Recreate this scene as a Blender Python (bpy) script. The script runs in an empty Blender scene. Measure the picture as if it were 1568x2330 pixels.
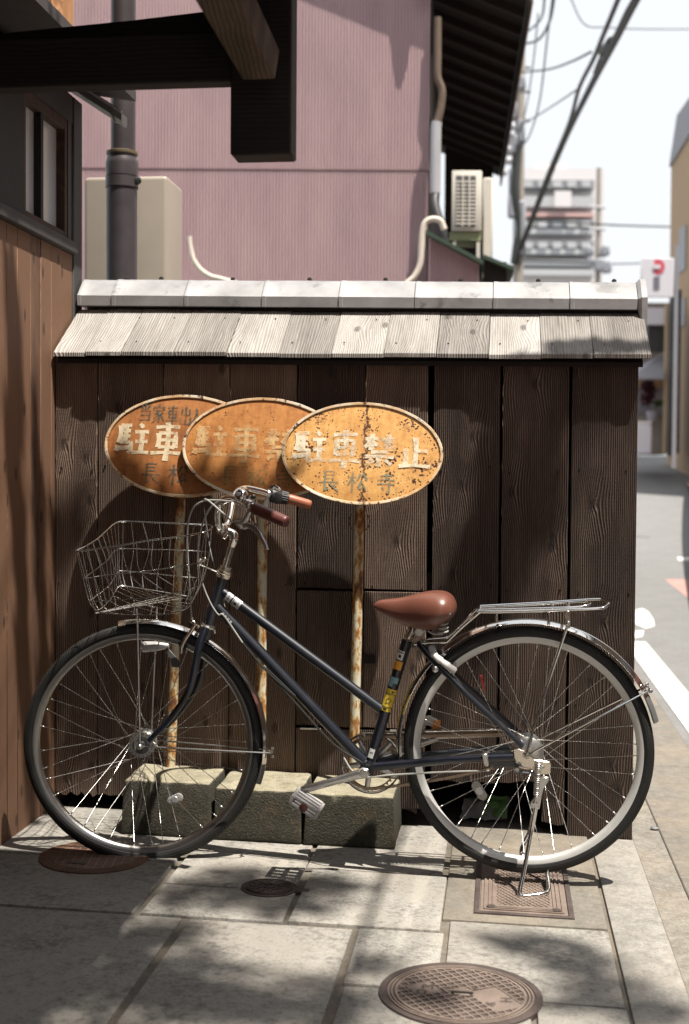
import bpy, bmesh, math, random
from mathutils import Vector, Matrix, Quaternion, noise as mnoise

random.seed(11)
SC = bpy.context.scene
COL = SC.collection
PI = math.pi

# ------------------------------------------------------------------ camera
FPX, CX, CY = 3000.0, 784.0, 1164.8
YAW = math.radians(6.84)
CAM = Vector((1.487, -4.253, 1.134))
PITCH, ROLL = math.atan(92.8 / FPX), 0.007
_h = Vector((-math.sin(YAW), math.cos(YAW), 0)); _z = Vector((0, 0, 1))
FW = _h * math.cos(PITCH) - _z * math.sin(PITCH)
_up = _z * math.cos(PITCH) + _h * math.sin(PITCH)
_rt = Vector((math.cos(YAW), math.sin(YAW), 0))
RT = _rt * math.cos(ROLL) + _up * math.sin(ROLL)
UP = _up * math.cos(ROLL) - _rt * math.sin(ROLL)
cam_d = bpy.data.cameras.new('camera')
cam = bpy.data.objects.new('camera', cam_d); COL.objects.link(cam)
cam.matrix_world = Matrix(((RT.x, UP.x, -FW.x, CAM.x), (RT.y, UP.y, -FW.y, CAM.y), (RT.z, UP.z, -FW.z, CAM.z), (0, 0, 0, 1)))
cam_d.sensor_fit = 'HORIZONTAL'; cam_d.sensor_width = 24.0
cam_d.lens = FPX / 1568.0 * 24.0
cam_d.clip_start, cam_d.clip_end = 0.05, 3000
cam_d.dof.use_dof = True; cam_d.dof.focus_distance = 3.80; cam_d.dof.aperture_fstop = 3.1
SC.camera = cam

# ------------------------------------------------------------------ sky, sun, exposure
SUN = Vector((-0.315, 0.215, -1.0)).normalized()          # the way the light travels
w = bpy.data.worlds.new('World'); SC.world = w; w.use_nodes = True
nt = w.node_tree; nt.nodes.clear()
sky = nt.nodes.new('ShaderNodeTexSky'); sky.sky_type = 'NISHITA'; sky.sun_disc = False
sky.sun_elevation = math.asin(-SUN.z); sky.sun_rotation = math.atan2(-SUN.x, -SUN.y)
sky.air_density = 1.0; sky.dust_density = 3.0; sky.ozone_density = 0.6
bg = nt.nodes.new('ShaderNodeBackground'); bg.inputs['Strength'].default_value = 0.105
wo = nt.nodes.new('ShaderNodeOutputWorld')
veil = nt.nodes.new('ShaderNodeMix'); veil.data_type = 'RGBA'; veil.inputs['Factor'].default_value = 0.88
veil.inputs[7].default_value = (5.95, 6.1, 6.25, 1.0)          # thin white summer haze over the whole sky
nt.links.new(sky.outputs[0], veil.inputs[6]); nt.links.new(veil.outputs[2], bg.inputs[0]); nt.links.new(bg.outputs[0], wo.inputs[0])
sd = bpy.data.lights.new('sun', 'SUN'); sd.energy = 5.0; sd.angle = math.radians(0.53); sd.color = (1.0, 0.93, 0.82)
so = bpy.data.objects.new('sun', sd); COL.objects.link(so); so.location = (4, -4, 12)
so.rotation_euler = SUN.to_track_quat('-Z', 'Y').to_euler()
SC.view_settings.view_transform = 'Standard'; SC.view_settings.look = 'None'
SC.view_settings.exposure = 0.75; SC.view_settings.gamma = 1.0; SC.view_settings.use_curve_mapping = False
SC.render.engine = 'CYCLES'
SC.cycles.use_denoising = True
SC.cycles.max_bounces = 8; SC.cycles.transparent_max_bounces = 12
SC.cycles.caustics_reflective = False; SC.cycles.caustics_refractive = False

# ------------------------------------------------------------------ measuring helpers (a sight line of the photograph cut by a real plane)
SLOPE = 0.0165
def ray(x, y): return FW + RT * ((x - CX) / FPX) - UP * ((y - CY) / FPX)
def cut(x, y, n, d):
    r = ray(x, y); n = Vector(n)
    return CAM + r * ((d - CAM.dot(n)) / r.dot(n))
def onG(x, y, dz=0.0): return cut(x, y, (SLOPE, 0, 1), dz)
def onX(x, y, X=0.0): return cut(x, y, (1, 0, 0), X)
def onY(x, y, Y=0.0): return cut(x, y, (0, 1, 0), Y)
def onD(x, y, d): return CAM + ray(x, y) * d
def gz(x, y=0.0):
    z = -SLOPE * max(-3.0, min(3.0, x))
    if y > 5: z += 0.0023 * (min(y, 32) - 5) ** 2
    return z

# ------------------------------------------------------------------ mesh builder
def catmull(pts, n=6, closed=False):
    P = [Vector(p) for p in pts]; out = []; N = len(P)
    rng = range(N if closed else N - 1)
    for i in rng:
        p0 = P[(i - 1) % N] if (closed or i > 0) else P[0] * 2 - P[1]
        p1 = P[i]; p2 = P[(i + 1) % N]
        p3 = P[(i + 2) % N] if (closed or i + 2 < N) else P[-1] * 2 - P[-2]
        for k in range(n):
            t = k / n
            out.append(0.5 * ((2 * p1) + (p2 - p0) * t + (2 * p0 - 5 * p1 + 4 * p2 - p3) * t * t + (3 * p1 - p0 - 3 * p2 + p3) * t ** 3))
    if not closed: out.append(P[-1].copy())
    return out

def frame_of(d):
    d = Vector(d).normalized()
    a = Vector((0, 0, 1)) if abs(d.z) < 0.9 else Vector((1, 0, 0))
    u = d.cross(a).normalized(); return u, d.cross(u).normalized()

class MB:
    def __init__(s): s.v = []; s.f = []; s.uv = {}; s.mi = {}
    def add(s, vs, fs):
        b = len(s.v); s.v += [Vector(p) for p in vs]; s.f += [tuple(b + i for i in f) for f in fs]; return b
    def box(s, lo, hi, M=None):
        x0, y0, z0 = lo; x1, y1, z1 = hi
        v = [Vector(p) for p in ((x0, y0, z0), (x1, y0, z0), (x1, y1, z0), (x0, y1, z0), (x0, y0, z1), (x1, y0, z1), (x1, y1, z1), (x0, y1, z1))]
        if M is not None: v = [M @ p for p in v]
        s.add(v, [(0, 3, 2, 1), (4, 5, 6, 7), (0, 1, 5, 4), (1, 2, 6, 5), (2, 3, 7, 6), (3, 0, 4, 7)]); return s
    def hexa(s, a, b):           # two quads, front a and back b, in the same order
        s.add(list(a) + list(b), [(0, 1, 2, 3), (7, 6, 5, 4), (0, 4, 5, 1), (1, 5, 6, 2), (2, 6, 7, 3), (3, 7, 4, 0)]); return s
    def prism(s, poly, off):     # planar polygon pushed along off
        n = len(poly); off = Vector(off)
        s.add([Vector(p) for p in poly] + [Vector(p) + off for p in poly],
              [tuple(range(n)), tuple(range(2 * n - 1, n - 1, -1))] + [(i, i + n, (i + 1) % n + n, (i + 1) % n) for i in range(n)]); return s
    def tube(s, pts, r, seg=10, closed=False, caps=True, flat=1.0, ref=None):
        P = [Vector(p) for p in pts]; n = len(P)
        R = r if isinstance(r, (list, tuple)) else [r] * n
        T = []
        for i in range(n):
            a = P[(i - 1) % n] if (closed or i > 0) else P[i]; b = P[(i + 1) % n] if (closed or i < n - 1) else P[i]
            T.append((b - a).normalized())
        if ref is None: u, _ = frame_of(T[0])
        else: u = Vector(ref)
        vs = []
        for i in range(n):
            u = (u - T[i] * u.dot(T[i])).normalized(); vv = T[i].cross(u)
            for k in range(seg):
                a = 2 * PI * k / seg
                vs.append(P[i] + u * (math.cos(a) * R[i]) + vv * (math.sin(a) * R[i] * flat))
        fs = []
        for i in range(n if closed else n - 1):
            j = (i + 1) % n
            for k in range(seg): fs.append((i * seg + k, i * seg + (k + 1) % seg, j * seg + (k + 1) % seg, j * seg + k))
        if caps and not closed: fs += [tuple(range(seg - 1, -1, -1)), tuple((n - 1) * seg + k for k in range(seg))]
        s.add(vs, fs); return s
    def lathe(s, base, axis, prof, seg=24, caps=True):   # prof: (along, radius)
        ax = Vector(axis).normalized(); u, v = frame_of(ax); base = Vector(base); vs = []
        for h, r in prof:
            for k in range(seg):
                a = 2 * PI * k / seg; vs.append(base + ax * h + u * (math.cos(a) * r) + v * (math.sin(a) * r))
        n = len(prof); fs = []
        for i in range(n - 1):
            for k in range(seg): fs.append((i * seg + k, i * seg + (k + 1) % seg, (i + 1) * seg + (k + 1) % seg, (i + 1) * seg + k))
        if caps: fs += [tuple(range(seg - 1, -1, -1)), tuple((n - 1) * seg + k for k in range(seg))]
        s.add(vs, fs); return s
    def loft(s, rings, caps=True, closed=False):
        n = len(rings); m = len(rings[0]); vs = [p for r in rings for p in r]; fs = []
        for i in range(n if closed else n - 1):
            for k in range(m): fs.append((i * m + k, i * m + (k + 1) % m, ((i + 1) % n) * m + (k + 1) % m, ((i + 1) % n) * m + k))
        if caps and not closed: fs += [tuple(range(m - 1, -1, -1)), tuple((n - 1) * m + k for k in range(m))]
        s.add(vs, fs); return s
    def grid(s, fn, nu, nv):
        vs = [fn(i / nu, j / nv) for j in range(nv + 1) for i in range(nu + 1)]
        s.add(vs, [(j * (nu + 1) + i, j * (nu + 1) + i + 1, (j + 1) * (nu + 1) + i + 1, (j + 1) * (nu + 1) + i) for j in range(nv) for i in range(nu)]); return s

WL = {}
def root_loc(o):
    while o is not None:
        if o.name in WL: return WL[o.name]
        o = o.parent
    return Vector((0, 0, 0))
def fin(name, me, mat, parent, smooth):
    me.materials.append(mat)
    if smooth:
        me.shade_smooth(); me.set_sharp_from_angle(angle=math.radians(smooth if smooth is not True else 38))
    o = bpy.data.objects.new(name, me); COL.objects.link(o); o.parent = parent
    return o
def build(name, mb, mat, parent=None, smooth=True, bevel=0.0, label=None, kind=None, seg=1, org=None, rough=0.0, sub=0):
    """ONE mesh object from the collected shapes; vertices are given in world space."""
    L = root_loc(parent) if parent is not None else (Vector(org) if org is not None else Vector((0, 0, 0)))
    me = bpy.data.meshes.new(name)
    me.from_pydata([tuple(p - L) for p in mb.v], [], mb.f); me.update()
    bm = bmesh.new(); bm.from_mesh(me)
    bmesh.ops.recalc_face_normals(bm, faces=bm.faces)
    if bevel:
        es = [e for e in bm.edges if e.is_manifold and e.calc_face_angle(0) > 0.6]
        bmesh.ops.bevel(bm, geom=es, offset=bevel, segments=seg, affect='EDGES', profile=0.5, clamp_overlap=True)
    if sub: bmesh.ops.subdivide_edges(bm, edges=bm.edges[:], cuts=sub, use_grid_fill=True)
    if rough:
        for v_ in bm.verts:
            q = (v_.co + L) * 14
            v_.co += Vector((mnoise.noise(q), mnoise.noise(q + Vector((7, 3, 1))), mnoise.noise(q + Vector((2, 9, 5))))) * rough
    bm.to_mesh(me); bm.free()
    o = fin(name, me, mat, parent, smooth)
    if parent is None: o.location = L; WL[o.name] = L
    if label: o['label'] = label
    if kind: o['kind'] = kind
    return o
def thing(name, label, cat, loc, group=None):
    o = bpy.data.objects.new(name, None); COL.objects.link(o); o.empty_display_size = 0.1
    o.location = loc; WL[o.name] = Vector(loc); o['label'] = label; o['category'] = cat
    if group: o['group'] = group
    return o
def tag(o, label=None, cat=None, group=None, kind=None):
    for k, v_ in (('label', label), ('category', cat), ('group', group), ('kind', kind)):
        if v_: o[k] = v_
    return o

# ------------------------------------------------------------------ materials
class NT:
    def __init__(s, name):
        s.m = bpy.data.materials.new(name); s.m.use_nodes = True; s.t = s.m.node_tree; s.t.nodes.clear()
        s.out = s.t.nodes.new('ShaderNodeOutputMaterial'); s.p = s.t.nodes.new('ShaderNodeBsdfPrincipled')
        s.t.links.new(s.p.outputs[0], s.out.inputs[0]); s._tc = None
    def n(s, typ, **k):
        o = s.t.nodes.new('ShaderNode' + typ)
        for a, b in k.items(): setattr(o, a, b)
        return o
    def put(s, sock, val):
        if hasattr(val, 'is_output') or isinstance(val, bpy.types.NodeSocket): s.t.links.new(val, sock)
        elif isinstance(val, (tuple, list)) and sock.type == 'RGBA' and len(val) == 3: sock.default_value = (*val, 1)
        else: sock.default_value = val
    def obj(s):
        if s._tc is None: s._tc = s.n('TexCoord')
        return s._tc.outputs['Object']
    def uvc(s):
        if s._tc is None: s._tc = s.n('TexCoord')
        return s._tc.outputs['UV']
    def rnd(s): return s.n('ObjectInfo').outputs['Random']
    def math(s, op, a, b=0.0, c=None, clamp=False):
        o = s.n('Math', operation=op); o.use_clamp = clamp; s.put(o.inputs[0], a); s.put(o.inputs[1], b)
        if c is not None: s.put(o.inputs[2], c)
        return o.outputs[0]
    def vmath(s, op, a, b):
        o = s.n('VectorMath', operation=op); s.put(o.inputs[0], a); s.put(o.inputs[1], b); return o.outputs[0]
    def scale(s, v, k): return s.vmath('MULTIPLY', v, k if not isinstance(k, (int, float)) else (k, k, k))
    def noise(s, v, sc, det=3, rough=0.55, dist=0.0):
        o = s.n('TexNoise'); s.put(o.inputs['Vector'], v); s.put(o.inputs['Scale'], sc); s.put(o.inputs['Detail'], det)
        s.put(o.inputs['Roughness'], rough); s.put(o.inputs['Distortion'], dist); return o.outputs['Fac']
    def voro(s, v, sc, feat='F1', rnd=1.0):
        o = s.n('TexVoronoi', feature=feat); s.put(o.inputs['Vector'], v); s.put(o.inputs['Scale'], sc)
        s.put(o.inputs['Randomness'], rnd); return o.outputs['Distance']
    def ramp(s, f, stops, interp='LINEAR'):
        o = s.n('ValToRGB'); s.put(o.inputs[0], f); cr = o.color_ramp; cr.interpolation = interp
        while len(cr.elements) < len(stops): cr.elements.new(0.5)
        for e, (p, c) in zip(cr.elements, stops):
            e.position = p; e.color = (*c, 1) if isinstance(c, (tuple, list)) else (c, c, c, 1)
        return o.outputs[0]
    def mix(s, f, a, b, mode='MIX'):
        o = s.n('Mix', data_type='RGBA', blend_type=mode); s.put(o.inputs['Factor'], f); s.put(o.inputs[6], a); s.put(o.inputs[7], b); return o.outputs[2]
    def bump(s, h, st=0.5, d=0.01, prev=None):
        o = s.n('Bump'); s.put(o.inputs['Strength'], st); s.put(o.inputs['Distance'], d); s.put(o.inputs['Height'], h)
        if prev is not None: s.put(o.inputs['Normal'], prev)
        return o.outputs[0]
    def set(s, **k):
        for a, b in k.items(): s.put(s.p.inputs[a.replace('_', ' ')], b)
        return s.m
    def xyz(s, v):
        o = s.n('SeparateXYZ'); s.put(o.inputs[0], v); return o.outputs

def plain(name, col, rough=0.5, metal=0.0, var=0.25, nsc=30, bump=0.0, **k):
    t = NT(name); f = t.noise(t.obj(), nsc, 4)
    c = t.mix(f, tuple(x * (1 - var) for x in col), tuple(min(1, x * (1 + var)) for x in col))
    r = t.math('MULTIPLY_ADD', f, 0.25, rough - 0.12)
    kw = dict(Base_Color=c, Roughness=r, Metallic=metal); kw.update(k)
    if bump: kw['Normal'] = t.bump(t.noise(t.obj(), nsc * 4, 4), bump, 0.002)
    return t.set(**kw)

def wood(name, dark, mid, light, across='X', along='Z', freq=150.0, relief=0.7, rough=0.75, knots=1.0, streak=0.5, plankvar=0.35, saw=0.0, weather=None, bandw=0.30, swing=18.0, kscale=1.0):
    """Weathered softwood: growth lines that swing round knots, raised late wood, board to board variation."""
    t = NT(name); o = t.obj(); r = t.rnd()
    comb = t.n('CombineXYZ'); rr = t.math('MULTIPLY', r, 37.0)
    t.put(comb.inputs[0], rr); t.put(comb.inputs[1], t.math('MULTIPLY', r, 91.0)); t.put(comb.inputs[2], t.math('MULTIPLY', r, 53.0))
    p = t.vmath('ADD', o, comb.outputs[0])
    def aniso(a, l): # stretched coordinates
        d = {'X': a, 'Y': a, 'Z': a}
        for q in along: d[q] = l
        return t.scale(p, (d['X'], d['Y'], d['Z']))
    x = t.xyz(p)['XYZ'.index(across)]
    vn = t.n('TexVoronoi', feature='F1', voronoi_dimensions='2D'); cb2 = t.n('CombineXYZ'); zz0 = t.xyz(p)['XYZ'.index(along[-1])]
    t.put(cb2.inputs[0], t.math('MULTIPLY_ADD', x, 6.5, rr)); t.put(cb2.inputs[1], t.math('MULTIPLY', zz0, 3.4 if len(along) == 1 else 6.0)); t.t.links.new(cb2.outputs[0], vn.inputs['Vector']); vn.inputs['Scale'].default_value = kscale
    kd = t.math('ADD', t.math('DIVIDE', vn.outputs['Distance'], kscale), t.math('MULTIPLY', t.math('SUBTRACT', t.noise(aniso(40.0, 20.0), 1.0, 2), 0.5), 0.05))
    kn = t.ramp(kd, [(0.0, 1.0), (0.13, 0.55), (0.42, 0.0)])
    core = t.ramp(kd, [(0.0, 1.0), (0.05, 0.9), (0.085, 0.0)])
    lo = t.noise(aniso(5.0, 0.55), 1.0, 2)
    lo2 = t.noise(aniso(16.0, 2.2), 1.0, 2)
    ph = t.math('MULTIPLY_ADD', x, freq, t.math('MULTIPLY', lo, swing))
    ph = t.math('ADD', ph, t.math('MULTIPLY', lo2, 3.0))
    ph = t.math('ADD', ph, t.math('MULTIPLY', kn, 9.0 * knots))
    si = t.math('SINE', t.math('MULTIPLY', ph, 2.4))
    band = t.math('MULTIPLY_ADD', si, 0.5, 0.5)
    band = t.math('MULTIPLY', t.math('POWER', band, 1.6), t.math('MULTIPLY_ADD', t.noise(aniso(28.0, 3.0), 1.0, 3, 0.7), 1.5, 0.05))
    fib = t.noise(aniso(260.0, 9.0), 1.0, 3, 0.6)
    blot = t.noise(aniso(9.0, 1.6), 1.0, 4, 0.6)
    f = t.math('ADD', t.math('MULTIPLY', band, bandw), t.math('ADD', t.math('MULTIPLY', fib, 0.70 - bandw), t.math('MULTIPLY', blot, streak)))
    f = t.math('ADD', f, t.math('MULTIPLY', t.math('SUBTRACT', r, 0.5), plankvar))
    c = t.ramp(f, [(0.28, dark), (0.58, mid), (0.86, light)])
    c = t.mix(t.math('MULTIPLY', core, 0.65 * min(1, knots)), c, tuple(v * 0.35 for v in dark))
    if weather:
        wcol, lo_, hi_ = weather
        wn = t.math('MULTIPLY', t.noise(aniso(70.0, 6.0), 1.0, 3, 0.7), t.noise(aniso(4.0, 3.0), 1.0, 3, 0.6))
        c = t.mix(t.ramp(wn, [(lo_, 0.0), (hi_, 1.0)]), c, wcol)
    nrm = t.bump(t.math('ADD', t.math('MULTIPLY', band, 0.9), t.math('MULTIPLY', fib, 0.45)), relief, 0.006)
    if saw:
        zz = t.xyz(p)['XYZ'.index(along[-1])]
        sw = t.math('SINE', t.math('MULTIPLY_ADD', zz, 520.0, t.math('MULTIPLY', lo2, 8.0)))
        nrm = t.bump(sw, saw, 0.0012, nrm)
    return t.set(Base_Color=c, Roughness=rough, Normal=nrm)

M = {}
M['fence_wood'] = wood('dark_stained_cedar', (0.026, 0.016, 0.012), (0.140, 0.092, 0.069), (0.33, 0.235, 0.18), freq=400, relief=1.0, saw=0.05, knots=1.0, bandw=0.50, streak=0.62, plankvar=0.45, weather=((0.36, 0.29, 0.24), 0.42, 0.60))
M['fence_back'] = plain('shade_black_backing_wood', (0.012, 0.009, 0.008), 0.9)  # shade of the hollow behind the boards put into a near-black colour
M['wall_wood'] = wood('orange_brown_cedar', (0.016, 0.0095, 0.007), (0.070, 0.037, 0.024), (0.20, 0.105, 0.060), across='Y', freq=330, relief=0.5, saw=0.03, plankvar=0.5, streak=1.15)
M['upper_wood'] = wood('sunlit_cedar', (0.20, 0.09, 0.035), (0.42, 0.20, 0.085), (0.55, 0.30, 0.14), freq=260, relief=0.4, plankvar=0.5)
M['shingle_wood'] = wood('silvered_cedar', (0.085, 0.076, 0.069), (0.245, 0.228, 0.212), (0.43, 0.41, 0.39), along='YZ', freq=330, relief=0.6, knots=1.0, plankvar=0.30, bandw=0.20, kscale=0.8, swing=24.0, streak=0.62, weather=((0.12, 0.10, 0.09), 0.40, 0.60))
M['post_wood'] = wood('grey_black_timber', (0.02, 0.018, 0.018), (0.05, 0.045, 0.045), (0.07, 0.063, 0.063), across='Y', freq=300, relief=0.1, swing=5.0, knots=0.3)
M['black_timber'] = wood('charred_timber', (0.005, 0.0045, 0.0045), (0.009, 0.008, 0.0075), (0.018, 0.016, 0.014), along='X', across='Z', freq=250, relief=0.1, swing=4.0, knots=0.2)
M['brown_timber'] = wood('brown_brace_timber', (0.04, 0.03, 0.02), (0.10, 0.08, 0.055), (0.17, 0.14, 0.10), along='Z', across='X', freq=250, relief=0.2, swing=5.0, knots=0.3)
M['frame_wood'] = wood('window_frame_wood', (0.022, 0.010, 0.006), (0.045, 0.021, 0.012), (0.09, 0.042, 0.022), across='Y', freq=260, relief=0.15, swing=5.0)

def tile_mat():
    t = NT('smoked_roof_tile'); o = t.obj(); n1 = t.noise(o, 9, 5, 0.6); n2 = t.noise(o, 60, 4); r = t.rnd()
    c = t.ramp(n1, [(0.25, (0.20, 0.20, 0.205)), (0.5, (0.31, 0.31, 0.32)), (0.75, (0.40, 0.40, 0.415))])
    st = t.noise(t.vmath('ADD', o, t.scale(t.n('CombineXYZ').outputs[0], 1)), 7.5, 6, 0.68)
    c = t.mix(t.ramp(st, [(0.585, 0.0), (0.66, 0.85)]), c, (0.12, 0.12, 0.125))
    c = t.mix(t.math('MULTIPLY', r, 0.35), c, (0.35, 0.35, 0.36))
    return t.set(Base_Color=c, Roughness=t.math('MULTIPLY_ADD', n2, 0.25, 0.36), Metallic=0.1, Normal=t.bump(n2, 0.15, 0.002))
M['tile'] = tile_mat()

def stone(name, dark, mid, light, speck=0.5, warm=0.3, bump=0.35, stain=0.35, tint=0.25):
    t = NT(name); o = t.obj(); r = t.rnd(); cb = t.n('CombineXYZ')
    t.put(cb.inputs[0], t.math('MULTIPLY', r, 17)); t.put(cb.inputs[1], t.math('MULTIPLY', r, 41)); p = t.vmath('ADD', o, cb.outputs[0])
    big = t.noise(p, 3.2, 5, 0.62); med = t.noise(p, 22, 5, 0.7); fine = t.noise(p, 105, 5, 0.85); pore = t.voro(p, 120)
    f = t.math('ADD', t.math('MULTIPLY', fine, speck), t.math('ADD', t.math('MULTIPLY', med, 0.42), t.math('MULTIPLY', big, 0.25)))
    c = t.ramp(f, [(0.42, dark), (0.585, mid), (0.74, light)])
    c = t.mix(t.math('MULTIPLY', t.ramp(big, [(0.40, 0.0), (0.68, 1.0)]), warm), c, (mid[0] * 1.15, mid[1] * 0.86, mid[2] * 0.58))
    dk = t.ramp(t.math('MULTIPLY', t.noise(p, 5.5, 6, 0.7), t.noise(p, 46, 3)), [(0.25, 0.0), (0.40, 1.0)])
    c = t.mix(t.math('MULTIPLY', dk, stain), c, tuple(x * 0.30 for x in mid))
    c = t.mix(t.math('MULTIPLY', r, tint), c, tuple(x * 0.62 for x in mid))
    c = t.mix(t.ramp(pore, [(0.08, 0.55), (0.22, 0.0)]), c, tuple(x * 0.35 for x in dark))
    return t.set(Base_Color=c, Roughness=0.85, Normal=t.bump(t.math('ADD', fine, t.math('MULTIPLY', med, 0.8)), bump, 0.004))
M['slab'] = stone('granite_slab', (0.050, 0.048, 0.045), (0.190, 0.180, 0.163), (0.38, 0.366, 0.338), speck=0.80, warm=0.22, stain=0.6)
M['kerb'] = stone('pale_granite_kerb', (0.14, 0.134, 0.123), (0.295, 0.284, 0.262), (0.43, 0.415, 0.39), stain=0.2, tint=0.0, warm=0.15)
M['mortar'] = stone('sandy_mortar', (0.08, 0.071, 0.060), (0.155, 0.138, 0.115), (0.23, 0.21, 0.175), stain=0.3, tint=0.0)
M['concrete'] = stone('worn_concrete', (0.13, 0.12, 0.105), (0.235, 0.22, 0.193), (0.33, 0.31, 0.275), speck=0.35, stain=0.2, tint=0.0)
M['gutter_concrete'] = stone('pebbly_gutter_concrete', (0.10, 0.092, 0.078), (0.215, 0.20, 0.175), (0.35, 0.335, 0.305), speck=0.55, stain=0.25, bump=0.6, tint=0.0)
M['asphalt'] = stone('worn_asphalt', (0.145, 0.145, 0.147), (0.20, 0.20, 0.20), (0.25, 0.25, 0.25), speck=0.4, warm=0.0, stain=0.15, tint=0.0)
M['road_white'] = stone('worn_white_road_paint', (0.55, 0.54, 0.52), (0.75, 0.74, 0.72), (0.82, 0.81, 0.79), warm=0.0, stain=0.25, tint=0.0)
M['road_red'] = stone('worn_red_road_paint', (0.36, 0.20, 0.18), (0.46, 0.25, 0.22), (0.46, 0.32, 0.30), warm=0.0, stain=0.2, tint=0.0)

def block_mat():
    t = NT('mossy_shade_toned_block'); o = t.obj(); g = t.n('NewGeometry'); nz = t.xyz(g.outputs['Normal'])[2]
    med = t.noise(o, 16, 6, 0.7); fine = t.noise(o, 170, 3, 0.7); r = t.rnd()
    c = t.ramp(t.math('ADD', t.math('MULTIPLY', med, 0.6), t.math('MULTIPLY', fine, 0.5)), [(0.36, (0.16, 0.145, 0.10)), (0.54, (0.34, 0.31, 0.225)), (0.75, (0.47, 0.43, 0.34))])
    moss_shade = t.ramp(t.math('ADD', t.math('MULTIPLY', t.noise(o, 7, 6, 0.7), 1.0), t.math('MULTIPLY', nz, -0.42)), [(0.06, 0.0), (0.34, 1.0)])  # moss plus painted shade: fronts go dark, sunlit tops stay pale
    shade_moss_col = t.ramp(t.noise(o, 120, 3, 0.65), [(0.40, (0.012, 0.011, 0.008)), (0.60, (0.028, 0.026, 0.018)), (0.74, (0.095, 0.087, 0.055))])
    c = t.mix(t.math('MULTIPLY', moss_shade, 0.92), c, shade_moss_col)
    c = t.mix(t.ramp(t.noise(o, 9, 4), [(0.60, 0.0), (0.72, 0.22)]), c, (0.25, 0.15, 0.07))
    return t.set(Base_Color=c, Roughness=0.95, Normal=t.bump(t.math('ADD', fine, med), 0.9, 0.006))
M['block'] = block_mat()

def sign_mat(name, dark, mid, light, spots, streak, clus=-1.3, blot=0.40):
    t = NT(name); u = t.uvc(); o = t.obj(); s_ = t.xyz(u)
    n1 = t.noise(u, 1.7, 5, 0.65); n2 = t.noise(u, 9, 5, 0.7); n3 = t.noise(t.scale(u, (14, 2.2, 1)), 1.0, 4, 0.6)
    f = t.math('ADD', t.math('MULTIPLY', n1, 0.5), t.math('ADD', t.math('MULTIPLY', n2, 0.28), t.math('MULTIPLY', n3, 0.25)))
    c = t.ramp(f, [(0.36, dark), (0.55, mid), (0.72, light)])
    pit = t.voro(t.vmath('ADD', u, t.scale(t.n('TexNoise').outputs['Color'], 0.0)), 17)
    a = t.ramp(t.math('ADD', pit, t.math('MULTIPLY', t.math('SUBTRACT', t.noise(u, 2.3, 4, 0.7), 0.5), clus)), [(0.0, 1.0), (spots, 1.0), (spots + 0.05, 0.0)])
    pit2 = t.ramp(t.math('MULTIPLY', t.noise(u, 26, 5, 0.75), t.noise(u, 2.6, 3)), [(blot, 0.0), (blot + 0.05, 1.0)])
    a = t.math('MAXIMUM', a, pit2)
    sx = t.math('SUBTRACT', s_[0], streak[0]); wob = t.math('MULTIPLY', t.math('SUBTRACT', t.noise(t.scale(u, (1, 1, 1)), 3.5, 4), 0.5), 0.42)
    dline = t.math('ABSOLUTE', t.math('ADD', sx, wob))
    st = t.ramp(t.math('ADD', dline, t.math('MULTIPLY', t.math('SUBTRACT', t.noise(u, 16, 4, 0.7), 0.5), -0.30)), [(0.0, 1.0), (0.02, 0.9), (0.05, 0.0)])
    a = t.math('MAXIMUM', a, t.math('MULTIPLY', st, streak[1]))
    rust = t.ramp(t.noise(u, 30, 3), [(0.35, (0.045, 0.014, 0.008)), (0.7, (0.14, 0.045, 0.018))])
    halo = t.ramp(t.noise(u, 5.2, 6, 0.7), [(0.52, 0.0), (0.72, 0.55)])
    c = t.mix(halo, c, (dark[0] * 0.75, dark[1] * 0.6, dark[2] * 0.6))
    c = t.mix(a, c, rust)
    return t.set(Base_Color=c, Roughness=0.55, Normal=t.bump(t.math('ADD', t.math('MULTIPLY', a, -0.5), t.math('MULTIPLY', n2, 0.4)), 0.35, 0.002))
M['sign_a'] = sign_mat('rusted_orange_paint_brown', (0.23, 0.078, 0.022), (0.42, 0.165, 0.048), (0.56, 0.25, 0.085), 0.03, (0.3, 0.0))
M['sign_b'] = sign_mat('rusted_orange_paint_mid', (0.30, 0.10, 0.024), (0.53, 0.225, 0.062), (0.68, 0.34, 0.115), 0.07, (0.3, 0.0), -1.6, 0.35)
M['sign_c'] = sign_mat('rusted_orange_paint_pale', (0.50, 0.22, 0.058), (0.76, 0.42, 0.135), (0.85, 0.58, 0.26), 0.20, (0.06, 1.0), -1.9, 0.335)
def rim_mat():
    t = NT('chipped_white_rim_paint'); o = t.obj(); n1 = t.noise(o, 42, 5, 0.75); n2 = t.noise(o, 11, 4)
    c = t.ramp(n2, [(0.35, (0.60, 0.34, 0.15)), (0.53, (0.74, 0.60, 0.42)), (0.72, (0.80, 0.76, 0.68))])
    return t.set(Base_Color=t.mix(t.ramp(n1, [(0.56, 0.0), (0.62, 1.0)]), c, (0.085, 0.030, 0.015)), Roughness=0.6, Normal=t.bump(n1, 0.4, 0.002))
M['sign_rim'] = rim_mat()
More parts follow.
